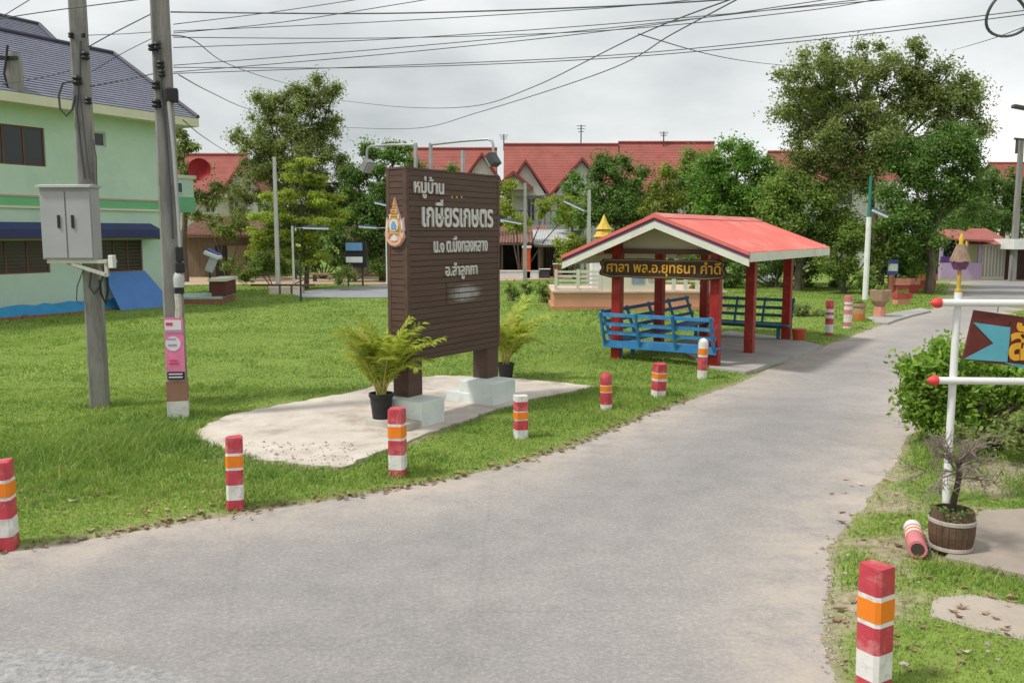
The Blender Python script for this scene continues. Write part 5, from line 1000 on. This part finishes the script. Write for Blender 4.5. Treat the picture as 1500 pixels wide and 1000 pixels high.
# ---- sheds
rust = M('rusty_sheet', (.24, .11, .085), .8, .3, 2, stain=(.36, .30, .27), stain_amt=.6); plank = M('shed_brown', (.17, .125, .085), .85, .25, 3, stretch=(4, 4, .4)); tan = M('tan_wall', (.30, .23, .14), .85, .15, 2)
def shed(label, Y, px0, px1, py_base, py_eave, py_top, dep, wallm_, roofm, open_front=False, name='shed', posts=3, sl=-1):
    a = P(px0, py_eave, Y); b_ = P(px1, py_eave, Y); xm = (a.x + b_.x) / 2; h = (b_.x - a.x) / 2; ze_ = a.z; zt = P(px0, py_top, Y + dep).z
    t_ = thing(name, label, 'shed', (xm, Y, 0), 0)
    if open_front:
        for k in range(posts): x = -h + .1 + (2 * h - .3) * k / (posts - 1); MB().span((x, .2, 0), (x + .14, .34, ze_)).build('post', plank, t_)
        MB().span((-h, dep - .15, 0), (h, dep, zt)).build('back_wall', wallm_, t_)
        MB().span((-h, .5, 0), (-h + .12, dep - .15, ze_)).build('side_wall', wallm_, t_); MB().span((h - .12, .5, 0), (h, dep - .15, ze_)).build('side_wall', wallm_, t_)
    else: MB().add([(-h, 0, 0), (h, 0, 0), (h, 0, ze_), (-h, 0, ze_), (-h, dep, 0), (h, dep, 0), (h, dep, zt), (-h, dep, zt)], [(0, 1, 2, 3), (5, 4, 7, 6), (1, 5, 6, 2), (4, 0, 3, 7)]).build('wall', wallm_, t_)
    mb = MB(); n = 26
    for i in range(n):
        xa, xb = -h - .3 + (2 * h + .6) * i / n, -h - .3 + (2 * h + .6) * (i + 1) / n; xm_ = (xa + xb) / 2
        mb.add([(xa, -.7, ze_ - .05), (xm_, -.7, ze_ + .03), (xm_, dep + .2, zt + .1), (xa, dep + .2, zt + .03)], [(0, 1, 2, 3)]); mb.add([(xm_, -.7, ze_ + .03), (xb, -.7, ze_ - .05), (xb, dep + .2, zt + .03), (xm_, dep + .2, zt + .1)], [(0, 1, 2, 3)])
    mb.build('roof', roofm, t_); MB().span((-h - .3, -.72, ze_ - .14), (h + .3, -.68, ze_ - .06)).build('eave_beam', plank, t_)
    return t_, h
t_, h = shed('brown timber shed with rusty lean-to roof right of the green house', 52, 268, 372, 402, 344, 318, 4, plank, rust)
MB().span((h * .25, -.06, 0), (h - .1, -.002, 1.9)).build('tan_panel', tan, t_); MB().span((-h * .1, -.07, 0), (h * .2, -.003, 1.9)).build('doorway_shade', black_plastic, t_)  # flat black panel, the dark of the open doorway put into its colour
yg = M('ochre_gable', (.50, .28, .04), .8, .1, 2)
o = thing('ochre_shed', 'small ochre gabled hut behind the brown shed', 'shed', (P(372, 330, 57).x, 57, 0)); z0, z1 = P(372, 345, 57).z, P(372, 316, 57).z
MB().prism([(-1.6, 0), (1.6, 0), (1.6, z0), (.4, z1), (-1.6, z0 - .4)], 'y', 0, 3).build('wall', yg, o); mb = MB(); mb.beam((.4, 1.4, z1 + .08), (-1.9, 1.4, z0 - .45), 3.6, .08, up=(0, 1, 0)); mb.v = mb.v
MB().add([(.4, -.3, z1 + .05), (-1.9, -.3, z0 - .45), (-1.9, 3.3, z0 - .45), (.4, 3.3, z1 + .05), (.4, -.3, z1 + .13), (-1.9, -.3, z0 - .37), (-1.9, 3.3, z0 - .37), (.4, 3.3, z1 + .13)], [(0, 1, 2, 3), (7, 6, 5, 4), (0, 4, 5, 1), (1, 5, 6, 2), (2, 6, 7, 3)]).build('roof_slope', rust, o)
MB().add([(.4, -.3, z1 + .05), (1.9, -.3, z0 - .2), (1.9, 3.3, z0 - .2), (.4, 3.3, z1 + .05), (.4, -.3, z1 + .13), (1.9, -.3, z0 - .12), (1.9, 3.3, z0 - .12), (.4, 3.3, z1 + .13)], [(3, 2, 1, 0), (4, 5, 6, 7), (1, 5, 4, 0), (2, 6, 5, 1), (3, 7, 6, 2)]).build('roof_slope', rust, o)
t_, h = shed('small shed with rusty roof and green door left of the name board', 54, 498, 610, 402, 350, 330, 4, M('shed_pinkbrown', (.36, .25, .20), .85, .2, 2), rust)
MB().span((h * .08, -.06, 0), (h * .5, -.002, 1.75)).build('door', M('door_green', (.02, .22, .15), .6), t_)
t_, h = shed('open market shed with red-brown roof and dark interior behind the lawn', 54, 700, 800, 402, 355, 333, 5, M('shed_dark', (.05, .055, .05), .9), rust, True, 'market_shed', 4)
t_, h = shed('open stall under a grey-white sheet roof beside the market shed', 52.5, 790, 838, 402, 358, 338, 3.5, M('stall_wall', (.32, .30, .27), .9), M('pale_sheet', (.55, .56, .57), .6, .12, 2), True, 'market_stall', 3)
for (px_, py_, wd, hg, col, lab) in ((768, 398, .45, 1.9, (.62, .10, .03), 'orange-red post box standing before the market shed'), (756, 408, 2.6, .5, (.70, .70, .70), 'low white cloth-covered counter before the market shed'), (806, 398, .5, .9, (.25, .07, .05), 'reddish stacked goods under the sheet roof'), (790, 398, .6, .6, (.05, .05, .06), 'dark crate on the ground under the stall roof')):
    q = W(px_, py_); o = thing('goods', lab, 'goods', (q.x, min(q.y, 51), 0)); m_ = M('goods_' + str(px_), col, .7, .15, 3)
    MB().span((-wd / 2, -.25, 0), (wd / 2, .25, hg * .93)).build('body', m_, o, bevel=.03); MB().span((-wd / 2 - .04, -.29, hg * .93 + .002), (wd / 2 + .04, .29, hg)).build('top', m_ if px_ == 756 else white_paint, o, bevel=.02)
# ---- purple shop at the right
lil = M('lilac_wall', (.46, .34, .52), .8, .08, 2); pur = M('purple_panel', (.10, .04, .20), .7)
q0 = W(1378, 409); YS = 50; x0, x1 = P(1378, 400, YS).x, P(1437, 400, YS).x; sh = thing('roadside_shop', 'small lilac shop with red roof at the bend of the road', 'shop', (x0, YS, 0))
w_ = x1 - x0; zc = P(1400, 385, YS).z; zt = P(1400, 352, YS).z
MB().span((0, 0, 0), (w_, .15, zc)).build('counter', lil, sh); MB().span((0, .02, zc + .01), (w_ * .45, .12, zc + .35)).build('purple_panel', pur, sh)
for f_ in (0, .62, .95): MB().span((w_ * f_, .16, 0), (w_ * f_ + .16, .32, zt)).build('post', lil, sh)
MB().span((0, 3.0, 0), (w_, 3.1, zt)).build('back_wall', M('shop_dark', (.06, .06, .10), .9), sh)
MB().add([(w_ * .2, -.6, zt), (w_ + .3, -.6, zt - .1), (w_ + .3, 3.3, zt + .5), (-.3, 3.3, zt + .6), (w_ * .2, -.6, zt + .1), (w_ + .3, -.6, zt), (w_ + .3, 3.3, zt + .6), (-.3, 3.3, zt + .7)], [(0, 1, 2, 3), (7, 6, 5, 4), (0, 4, 5, 1), (1, 5, 6, 2), (2, 6, 7, 3), (3, 7, 4, 0)]).build('roof', red_tile, sh)
xs0, xs1 = P(1440, 400, YS).x - x0, P(1474, 400, YS).x - x0; z2 = P(1450, 358, YS).z
an = thing('shop_annex', 'cream shuttered annex with red roof right of the lilac shop', 'shop', (x0, YS + .2, 0)); MB().span((xs0, 0, 0), (xs1, 3, z2)).build('wall', cream, an)
for k in range(7): xx = xs0 + (xs1 - xs0) * (k + .3) / 7; MB().span((xx, -.04, .2), (xx + .08, -.001, z2 - .1)).build('shutter_slat', grey_wall, an)
MB().add([(xs0 - .3, -.5, z2), (xs1 + .3, -.5, z2), (xs1 - .1, 2, z2 + .9), (xs0 + .2, 2, z2 + .9), (xs0 - .3, 3.4, z2), (xs1 + .3, 3.4, z2)], [(0, 1, 2, 3), (3, 2, 5, 4), (0, 3, 4), (1, 5, 2), (0, 4, 5, 1)]).build('roof', red_tile, an)
q = P(1495, 365, 49); aw = thing('white_canopy', 'white canopy on posts at the far right edge', 'canopy', (q.x, 49, 0)); MB().span((-.7, -.6, q.z), (3, 2, q.z + .55)).build('canopy', white_paint, aw)
for x in (-.5, 2.6): MB().span((x, 0, 0), (x + .1, .1, q.z)).build('post', M('post_green', (.04, .2, .1), .6) if x < 0 else galv, aw)
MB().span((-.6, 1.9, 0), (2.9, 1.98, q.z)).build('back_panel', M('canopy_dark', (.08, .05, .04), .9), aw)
q = W(1491, 402); o = thing('traffic_cone', 'orange traffic cone under the white canopy', 'cone', (q.x, 48.2, 0)); MB().lathe([(.3, .04), (.28, .08), (.10, .95), (.06, 1.0)], 14).build('cone', orange_refl, o, smooth=True); MB().span((-.36, -.36, 0), (.36, .36, .04)).build('base', M('cone_base', (.5, .1, .02), .6), o); MB().lathe([(.225, .38), (.19, .55)], 14).build('stripe', band_white, o)

# ------------------------------------------------------------ shrine base with railing behind the shelter
YR = W(900, 456).y; terr = M('terracotta', (.52, .25, .15), .8, .1, 1.5, stain=(.42, .2, .13)); x0, x1 = P(808, 455, YR).x, P(1065, 455, YR).x; zt = P(900, 429, YR).z
sb_ = thing('shrine_base', 'low terracotta platform with a pale railing behind the shelter', 'platform', (x0, YR, 0)); w_ = x1 - x0
MB().span((0, 0, 0), (w_, 4, zt * .28)).build('plinth', terr, sb_); MB().span((.08, .08, zt * .28), (w_ - .08, 3.92, zt)).build('base', M('terracotta_light', (.56, .30, .19), .8, .08, 1.5), sb_); MB().span((.02, .02, zt + .001), (w_ - .02, 3.98, zt + .06)).build('coping', M('coping_pink', (.62, .45, .36), .8), sb_)
zr = P(850, 397, YR).z; rail_m = M('railing_cream', (.60, .60, .52), .7, .08); n_r = 5; xr1 = P(882, 410, YR).x - x0
for k in range(n_r): z = zt + .12 + (zr - zt - .15) * k / (n_r - 1); MB().span((.1, .14, z - .035), (xr1, .19, z + .035)).build('rail', rail_m, sb_)
for k in range(3): x = .1 + (xr1 - .2) * k / 2; MB().span((x, .12, zt + .06), (x + .1, .21, zr + .05)).build('rail_post', rail_m, sb_)
xw1 = P(962, 410, YR).x - x0; MB().span((xr1 + .02, .12, zt + .06), (xw1, .24, zr)).build('panel', M('panel_cream', (.64, .60, .50), .8, .06), sb_)
xn0, xn1 = P(926, 402, YR).x - x0, P(945, 402, YR).x - x0; MB().span((xn0, .1, zr - .42), (xn1, .118, zr - .05)).build('notice', M('notice_blue', (.22, .30, .45), .6, .2, 14), sb_); MB().span((xn1 + .12, .1, zr - .35), (xn1 + .42, .118, zr - .05)).build('notice', M('notice_grey', (.38, .38, .33), .6, .2, 14), sb_)
for k in range(6): x = xw1 + .15 + (w_ - xw1 - .4) * k / 5; MB().span((x, .12, zt + .06), (x + .12, .24, zr - .1)).build('rail_post', rail_m, sb_)
for z in (zr - .35, zr - .12): MB().span((xw1, .15, z - .03), (w_ - .1, .2, z + .03)).build('rail', rail_m, sb_)
gp = P(885, 314, YR + 1.5); gs = thing('golden_shrine', 'gold spired shrine rising behind the shelter gable', 'shrine', (gp.x, YR + 1.5, zt + .06)); ztop = gp.z - zt - .06; gd = M('shrine_gold', (.62, .42, .06), .45, .15, 6)
MB().span((-.45, -.45, 0), (.45, .45, ztop * .5)).build('pedestal', white_paint, gs, bevel=.02); MB().span((-.55, -.55, ztop * .5), (.55, .55, ztop * .55)).build('ledge', terr, gs)
for k, (f0, f1, r0, r1) in enumerate(((.55, .70, .42, .30), (.70, .80, .34, .22), (.80, .88, .26, .15))): MB().lathe([(r0 * 1.2, ztop * f0), (r0, ztop * (f0 + .02)), (r1, ztop * f1)], 8, rot=.5).build('tier', gd, gs)
MB().lathe([(.15, ztop * .88), (.10, ztop * .92), (.05, ztop * .97), (.01, ztop)], 10).build('spire', gd, gs, smooth=True)

# ------------------------------------------------------------ lamp posts
blue_top = M('lamp_blue', (.06, .10, .35), .5)
def lamp_post(label, px, py_base, py_top, arm, r=.05, Y=None, m_=white_paint, name='lamp_post', ext=None, square=False):
    q = W(px, py_base, 0) if Y is None else Vector((P(px, 400, Y).x, Y, 0)); t_ = thing(name, label, 'lamp post', (q.x, q.y, 0), 0, 'lamp posts in the background'); z = P(px, py_top, q.y).z
    if square: MB().lathe([(r * 1.5, 0), (r, z)], 4, rot=.5).build('pole', m_, t_)
    else: MB().tube([(0, 0, -.1), (0, 0, z)], [r * 1.15, r], 8).build('pole', m_, t_, smooth=True)
    if ext:
        z2 = P(px, ext, q.y).z; MB().tube([(0, 0, z - .1), (0, 0, z2)], [r * .75, r * .5], 8).build('green_extension', M('ext_green', (.03, .20, .17), .5), t_, smooth=True)
    for (ax0, ay0, ax1, ay1) in arm:
        a, b_ = P(ax0, ay0, q.y) - q, P(ax1, ay1, q.y) - q; a.y = b_.y = -.02
        if abs(a.x) > .12: MB().tube([(0, 0, a.z), (a.x, -.02, a.z)], .025, 6).build('arm', galv, t_)
        d = (b_ - a).normalized(); hd = MB().beam(a, b_, .22, .09).build('lamp_head', white_paint, t_, bevel=.01); MB().beam(a + Vector((0, 0, .07)), b_ + Vector((0, 0, .07)), .24, .05).build('lamp_cover', blue_top, hd)
    return t_
lamp_post('slim pale concrete post rising before the layered tree', 408, 430, 230, [], .085, square=True, m_=M('pale_pole', (.48, .48, .45), .8, .12, 3))
lamp_post('thin post with a white tube lamp arm at the path', 430, 405, 331, [(445, 334, 481, 335)], .045, Y=39)
lamp_post('low thin dark post standing in the lawn by the grey path', 441, 443, 372, [], .035, m_=dark_metal)
lamp_post('lamp post with short white tube lamp by the green door', 567, 404, 333, [(552, 334, 526, 332)], .045, Y=45)
lamp_post('lamp post whose tube lamp touches the left edge of the name board', 590, 398, 296, [(570, 302, 549, 297)], .045, Y=44)
lamp_post('grey concrete post with a tube lamp right of the name board', 769, 402, 268, [(764, 328, 733, 322)], .10, Y=47, square=True, m_=M('grey_pole2', (.33, .33, .31), .8, .12, 3))
lamp_post('concrete post with tilted tube lamp left of the dark tree', 862, 402, 278, [(856, 309, 826, 295)], .10, Y=45, square=True, m_=M('pale_pole3', (.45, .46, .42), .8, .12, 3))
lamp_post('white lamp post with green upper part behind the shelter', 1267, 441, 318, [(1277, 308, 1299, 318)], .10, m_=white_paint, ext=258)
lamp_post('weathered concrete post beside the shop annex', 1483, 402, 205, [], .14, Y=49, square=True, m_=pole_con, name='utility_pole')
o = thing('garden_lamp', 'white tilted lamp on a thin post by the low tiled plinth', 'lamp', tuple(W(309, 440)[:2]) + (0,)); Yl = o.location.y; zt = P(309, 398, Yl).z
MB().tube([(0, 0, 0), (0, 0, zt)], .05, 8).build('post', dark_metal, o); MB().beam((-.05, 0, zt), (.22, 0, zt + .62), .25, .3).build('housing', M('lamp_grey', (.5, .5, .5), .5), o, bevel=.05); MB().beam((-.12, -.05, P(312, 371, Yl).z + .05), (.45, -.05, P(312, 378, Yl).z), .5, .16).build('lamp_head', white_paint, o, bevel=.04); MB().beam((-.05, .05, P(312, 371, Yl).z + .16), (.40, .05, P(312, 378, Yl).z + .11), .4, .06).build('cover', blue_top, o)
q = W(285, 447); tp = thing('tiled_plinth', 'low red-brown plinth with pale green top by the house corner', 'plinth', (q.x, q.y, 0), .1)
MB().span((-1.3, 0, 0), (1.0, 2.4, .22)).build('base', brick_mat, tp); MB().span((-1.25, .05, .221), (.95, 2.35, .30)).build('top', M('mint_tile', (.36, .52, .42), .6), tp); MB().span((.55, .3, .301), (1.05, 2.2, .85)).build('end_block', M('maroon_block', (.13, .035, .03), .7), tp); MB().span((.45, .2, .851), (1.1, 2.3, .95)).build('end_cap', cream, tp)
q = W(420, 432); o = thing('stone_seat', 'row of pale stone blocks at the foot of the slim pale post', 'bench', (q.x, q.y, 0)); 
for k in range(3): MB().span((-.7 + k * .5, -.2, 0), (-.28 + k * .5, .2, .38)).build('block', pad_mat, o, bevel=.03)
MB().span((-1.5, -.15, .385), (1.2, .15, .46)).build('plank', M('plank_dark', (.1, .06, .04), .8), o)
q = W(550, 414); o = thing('long_bench', 'long low plank bench beside the sandy path', 'bench', (q.x, q.y, 0)); MB().span((-3.6, -.2, .42), (1.6, .2, .5)).build('seat', M('bench_tan', (.4, .26, .16), .8), o)
for x in (-3.3, -1.2, .9): MB().span((x, -.15, 0), (x + .15, .15, .42)).build('leg', dark_metal, o)
q = W(521, 421); o = thing('display_board', 'blue and white display stand on dark legs beside the grey path', 'stand', (q.x, q.y, 0)); zz0, zz1 = P(521, 392, q.y).z, P(521, 354, q.y).z
for x in (-.35, .35): MB().tube([(x, 0, 0), (x, 0, zz0 + .1)], .05, 6).build('leg', dark_metal, o)
MB().span((-.45, -.1, zz0), (.55, .3, zz1)).build('case', black_plastic, o); MB().span((-.42, -.13, (zz0 + zz1) / 2 + .2), (.38, -.102, zz1 - .05)).build('blue_panel', M('disp_blue', (.15, .32, .55), .5), o); MB().span((-.42, -.13, zz0 + .25), (.38, -.102, (zz0 + zz1) / 2 - .1)).build('white_panel', white_paint, o)
bw_ = HF.w(bxr - .15, 3.6, 0); q = P(292, 248, bw_.y); o = thing('satellite_dish', 'red satellite dish on the far bay of the green house', 'satellite dish', (q.x, bw_.y, q.z)); hb = bz1 + .1 - q.z
d_ = MB().lathe([(.02, -.08), (.25, -.055), (.40, -.01), (.46, .03), (.45, .04), (.40, .0), (.25, -.045), (.02, -.07)], 24).build('dish', M('dish_red', (.30, .008, .014), .5, .08), o, smooth=True); d_.rotation_euler = (math.radians(86), 0, .25)
MB().tube([(0, .08, -.1), (-.1, .1, hb - .1), (-.25, .12, hb - .1)], .03, 6).build('mast', galv, o); MB().tube([(0, -.08, -.4), (0, -.4, -.05)], .012, 5).build('feed_arm', M('feed_red', (.2, .01, .01), .5), o)

# ------------------------------------------------------------ planters at the bend
def planter(label, px, py, w_, h_, kind, cols, name='planter'):
    q = W(px, py); t_ = thing(name, label, 'planter', (q.x, q.y, 0), .15, 'planters by the bend')
    a, b_ = cols
    if kind == 'urn': MB().lathe([(w_ * .42, 0), (w_ * .36, h_ * .42)], 8, rot=.5).build('foot', a, t_); MB().lathe([(w_ * .3, h_ * .42), (w_ * .62, h_ * .62), (w_ * .72, h_ * .95), (w_ * .72, h_), (w_ * .6, h_)], 8, rot=.5).build('bowl', b_, t_)
    elif kind == 'pot': MB().lathe([(w_ * .4, 0), (w_ * .5, h_ * .5)], 12).build('lower_part', a, t_); MB().lathe([(w_ * .5, h_ * .5), (w_ * .45, h_ * .8), (w_ * .55, h_ * .85), (w_ * .55, h_)], 12).build('upper_part', b_, t_)
    else: MB().span((-w_ / 2, -w_ / 3, 0), (w_ / 2, w_ / 3, h_ * .6)).build('box', a, t_); MB().span((-w_ / 2 - .04, -w_ / 3 - .04, h_ * .6), (w_ / 2 + .04, w_ / 3 + .04, h_)).build('rim', b_, t_)
    V, Q = leaves(np.array([[0, 0, h_ * 1.05]]), np.array([w_ * .5]), 120, .06, .5); tag(mesh_np('plants', V, [Q], lm_mid, t_), kind='stuff')
br_red = M('brick_red', (.42, .07, .06), .8, .15, 4); org = M('planter_orange', (.55, .20, .06), .7, .15, 4); pk_ = M('planter_pink', (.60, .26, .19), .8, .12, 4); brn = M('planter_brown', (.36, .24, .16), .85, .2, 4)
planter('brown bowl planter on an orange foot by the driveway', 1288, 466, .44, .88, 'urn', (pk_, brn)); planter('small orange and brown pot next to the pink bollard', 1258, 472, .36, .56, 'pot', (org, brn))
planter('red brick planter with pink rim left of the tree stump', 1318, 432, .55, .72, 'box', (br_red, pk_)); planter('red brick planter with pink rim, right of its twin', 1334, 431, .5, .7, 'box', (br_red, pk_)); planter('long red planter with orange rim before the shop', 1352, 424, .9, .72, 'box', (br_red, org)); planter('low faded brick planter on the grass near the kerb', 1320, 447, .5, .45, 'box', (pk_, br_red))
q = W(1305, 432); o = thing('notice_board', 'blue notice panel on a pale post beside the tree trunk', 'notice board', (q.x, q.y, 0)); z0, z1 = P(1305, 402, q.y).z, P(1305, 380, q.y).z
MB().span((-.12, 0, 0), (.12, .1, z0 + .1)).build('post', pk_, o); MB().span((-.24, -.05, z0), (.24, -.001, z1)).build('panel', blue_top, o); MB().span((-.2, -.075, z0 + .15), (.2, -.052, z0 + .45)).build('white_sheet', white_paint, o)
q = W(1126, 414); o = thing('white_cover', 'white domed cover on the grass seen between the shelter columns', 'cover', (q.x, q.y, 0)); MB().lathe([(.55, 0), (.53, .18), (.42, .42), (.2, .55), (.02, .58)], 16).build('dome', white_paint, o, smooth=True); MB().lathe([(.58, 0), (.58, .06)], 16).build('rim', galv, o)
tk = thing('tree_trunk', 'bare grey tree trunk standing by the white lamp post', 'tree trunk', tuple(W(1287, 430)[:2]) + (0,)); Yt = tk.location.y
MB().tube([(0, 0, -.1), (-.05, 0, 1.0), (-.2, 0, 2.2), (-.42, 0, 3.6)], [.26, .22, .19, .16], 10).build('trunk', bark, tk, smooth=True); MB().tube([(-.12, 0, 1.6), (.4, .1, 2.8), (.6, .1, 3.6)], [.12, .1, .07], 8).build('limb', bark, tk, smooth=True)

# ------------------------------------------------------------ overhead cables
def cable(pts, r, label='black overhead cable crossing the pale sky', group='overhead cables', n=10):
    """pts: (px, py, Y) control points, smoothed"""
    p = [P(*a) for a in pts]; out_ = []
    for i in range(len(p) - 1):
        a, b_, c, d = p[max(i - 1, 0)], p[i], p[i + 1], p[min(i + 2, len(p) - 1)]
        for k in range(n):
            t = k / n; out_.append(.5 * ((2 * b_) + (c - a) * t + (2 * a - 5 * b_ + 4 * c - d) * t * t + (3 * b_ - a - 3 * c + d) * t ** 3))
    out_.append(p[-1]); o = MB().tube(out_, r * .85, 5).build('overhead_cable', cable_mat, smooth=True); return tag(o, label, 'cable', group)
Yp = q2.y; e1 = 10.4
cable([(250, 18, Yp), (560, 20, 12), (885, 10, 11.2), (1150, -6, e1)], .011, 'thickest black cable running right from the top of the poster pole')
cab_names = iter(['thin cable meeting the top edge nearest the poster pole', 'thin cable meeting the top edge just left of the name board', 'thin cable lying just below the thickest cable over the name board', 'grey cable above mid-sky that reaches the top edge left of the airy tree', 'cable crossing its neighbour above the shelter roof, upper of the two', 'cable that rises steadily from the poster pole to the top edge above the tree', 'dark cable hugging the steadily rising one from below', 'upper cable of the lowest pair passing over the airy tree', 'lower cable of the lowest pair passing over the airy tree'])
for a in ([(254, 36, Yp), (400, 18, 12.2), (560, -6, 11.6)], [(254, 49, Yp), (420, 32, 12.2), (660, -6, 11.4)], [(254, 46, Yp), (560, 32, 12.2), (885, 12, 11.4), (1050, -4, 11)], [(254, 70, Yp), (560, 58, 12.2), (885, 36, 11.4), (1340, -4, 10)], [(254, 55, Yp), (560, 56, 12.4), (885, 45, 11.4), (1180, 16, 10.6), (1300, -4, 10)],
          [(254, 96, Yp), (560, 72, 12.2), (885, 42, 11.2), (1240, 2, 10.2), (1300, -5, 10)], [(254, 106, Yp), (560, 80, 12.2), (885, 46, 11.2), (1230, -3, 10)], [(254, 108, Yp), (560, 97, 12.2), (885, 82, 11.4), (1200, 52, 10.4), (1530, 12, 9.4)], [(254, 99, Yp), (560, 99, 12.4), (885, 86, 11.4), (1200, 58, 10.4), (1530, 18, 9.4)]):
    cable(a, .0065, next(cab_names))
cable([(252, 52, Yp), (285, 60, 15), (330, 92, 22), (390, 114, 30), (440, 128, 42)], .011, 'service cable dropping from the poster pole into the tall feathery tree'); cable([(262, 110, Yp), (310, 136, 18), (365, 160, 26), (420, 172, 40)], .010, 'lower service cable running from the poster pole to the feathery tree'); cable([(268, 176, Yp), (300, 202, 20), (335, 224, 34), (345, 228, 58)], .010, 'service cable falling from the poster pole to the left red roof')
cable([(505, 148, 46), (590, 157, 36), (690, 156, 28), (780, 128, 22), (935, 52, 16), (1085, -6, 12.5)], .013, 'upper sagging cable swinging up from the feathery tree to the top edge'); cable([(505, 187, 46), (610, 188, 36), (700, 165, 28), (885, 105, 20), (985, 50, 16), (1090, -6, 13)], .013, 'lower sagging cable swinging up from the feathery tree to the top edge'); cable([(935, 50, 16), (1040, 80, 22), (1110, 92, 30), (1175, 98, 40)], .012, 'cable falling from the sagging pair into the tall airy tree')
cable([(-40, 34, 13), (70, 17, 12.6), (200, 0, 12), (260, -8, 11.5)], .009, 'short cable at the top left corner over the blue roof'); cable([(121, 74, q1.y), (160, 52, 13), (225, 19, Yp)], .009, 'cable climbing from the cabinet pole to the poster pole'); cable([(-30, 128, 14), (60, 114, 13.6), (115, 100, q1.y)], .008, 'cable crossing the blue roof to the cabinet pole'); cable([(132, 127, q1.y), (180, 118, 13), (235, 106, Yp)], .008, 'straight lower cable between the two poles'); cable([(128, 52, q1.y), (180, 50, 13), (240, 46, Yp)], .006, 'thin level cable between the tops of the two poles'); cable([(135, 105, q1.y), (180, 78, 13), (228, 54, Yp)], .006, 'thin slanting cable between the two poles')
cable([(-20, 42, 13), (0, 27, 13), (14, 18, 13), (60, -10, 13)], .008, 'cable end cutting the extreme top left corner')
cable([(1395, 74, 38), (1450, 58, 20), (1530, 28, 12)], .010, 'cable rising right from the airy tree crown'); cable([(1330, -14, 8), (1450, -9, 7.5), (1560, -6, 7)], .010, 'cable above the frame carrying the black coil')
q = P(1476, 30, 7.3); o = MB(); pts = [q + Vector((.163 * math.cos(g), .04 * math.sin(2 * g), .163 * math.sin(g) + .04)) for g in np.linspace(PI / 2, PI / 2 + 2 * PI, 33)]; o.tube(pts, .0105, 6, caps=False); pts = [p_ + Vector((.008, .03, .006)) for p_ in pts]; o.tube(pts, .008, 6, caps=False)
tag(o.build('cable_coil', cable_mat, smooth=True), 'coil of black cable hanging at the top right corner', 'cable coil')
# streetlight arm entering from the right
sl = thing('street_light', 'dark street light arm reaching in from the right edge', 'street light', (P(1560, 400, 26).x, 26, 0)); za = P(1500, 166, 26).z
MB().lathe([(.16, 0), (.1, za + .6)], 8).build('pole', pole_con, sl); MB().tube([(0, 0, za - .25), (-.9, 0, za + .0), (-1.4, 0, za + .12)], .05, 8).build('arm', dark_metal, sl, smooth=True); MB().beam((-1.35, 0, za + .11), (-1.85, 0, za + .2), .2, .1).build('lamp_head', dark_metal, sl, bevel=.02)
sl2 = thing('street_light', 'small dark lamp bracket above the weathered post at the right edge', 'street light', (P(1490, 205, 48.5).x, 48.5, P(1490, 225, 48.5).z)); MB().tube([(0, 0, 0), (0, 0, .75)], .07, 6).build('bracket', dark_metal, sl2); MB().beam((-.15, 0, .78), (.7, 0, .7), .15, .1).build('lamp_head', dark_metal, sl2)
# television aerials on the terrace roofs
for k, (px_, py0, py1, lab) in enumerate(((851, 183, 214, 'tall aerial mast on the terrace ridge'), (738, 197, 218, 'aerial at the left end of the terrace ridge'), (972, 193, 211, 'small aerial on the right part of the terrace ridge'))):
    q = P(px_, py1, 70); o = thing('aerial', lab, 'aerial', (q.x, 70, q.z - .15), 0, 'aerials on the terrace'); z = P(px_, py0, 70).z - q.z + .15
    MB().tube([(0, 0, 0), (0, 0, z)], .045, 6).build('mast', dark_metal, o)
    for j in range(3): MB().beam((-.35 + .06 * j, 0, z * (.95 - .12 * j)), (.35 - .06 * j, 0, z * (.95 - .12 * j)), .04, .04).build('element', dark_metal, o)

# ------------------------------------------------------------ rubble along the apron and the right road edge
V = []; Fq = []
spots = [(W(random.uniform(300, 520), random.uniform(655, 690)), .6) for _ in range(220)] + [(W(random.uniform(590, 680), random.uniform(605, 640)), .5) for _ in range(40)] + [(W(random.gauss(1216, 9), random.uniform(780, 1000)), .35) for _ in range(90)] + [(W(random.uniform(1220, 1480), random.uniform(700, 990)), .4) for _ in range(50)]
for p, k_ in spots:
    r_ = random.uniform(.006, .02) * (1 if random.random() < .85 else 1.7); z = max(gz1(p.x, p.y), 0) + (.03 if k_ == .6 else .004); o = len(V)
    if k_ == .6 and sdf(pad_poly, [p.x], [p.y])[0] < 0: z = .07
    for u in ((1, 0, 0), (0, 1, 0), (-1, 0, 0), (0, -1, 0), (0, 0, .8), (0, 0, -.5)): V.append((p.x + u[0] * r_ * random.uniform(.6, 1.3), p.y + u[1] * r_ * random.uniform(.6, 1.3), z + u[2] * r_ * random.uniform(.6, 1.1)))
    Fq += [[o, o + 1, o + 4], [o + 1, o + 2, o + 4], [o + 2, o + 3, o + 4], [o + 3, o, o + 4], [o + 1, o, o + 5], [o + 2, o + 1, o + 5], [o + 3, o + 2, o + 5], [o, o + 3, o + 5]]
mb = MB(); mb.v = V; mb.f = Fq; mb.m = [0] * len(Fq)
tag(mb.build('rubble', M('rubble_stone', (.34, .295, .25), .9, .2, 6, island=.3)), 'small pale stones strewn along the apron and the road edge', 'stones', kind='stuff')
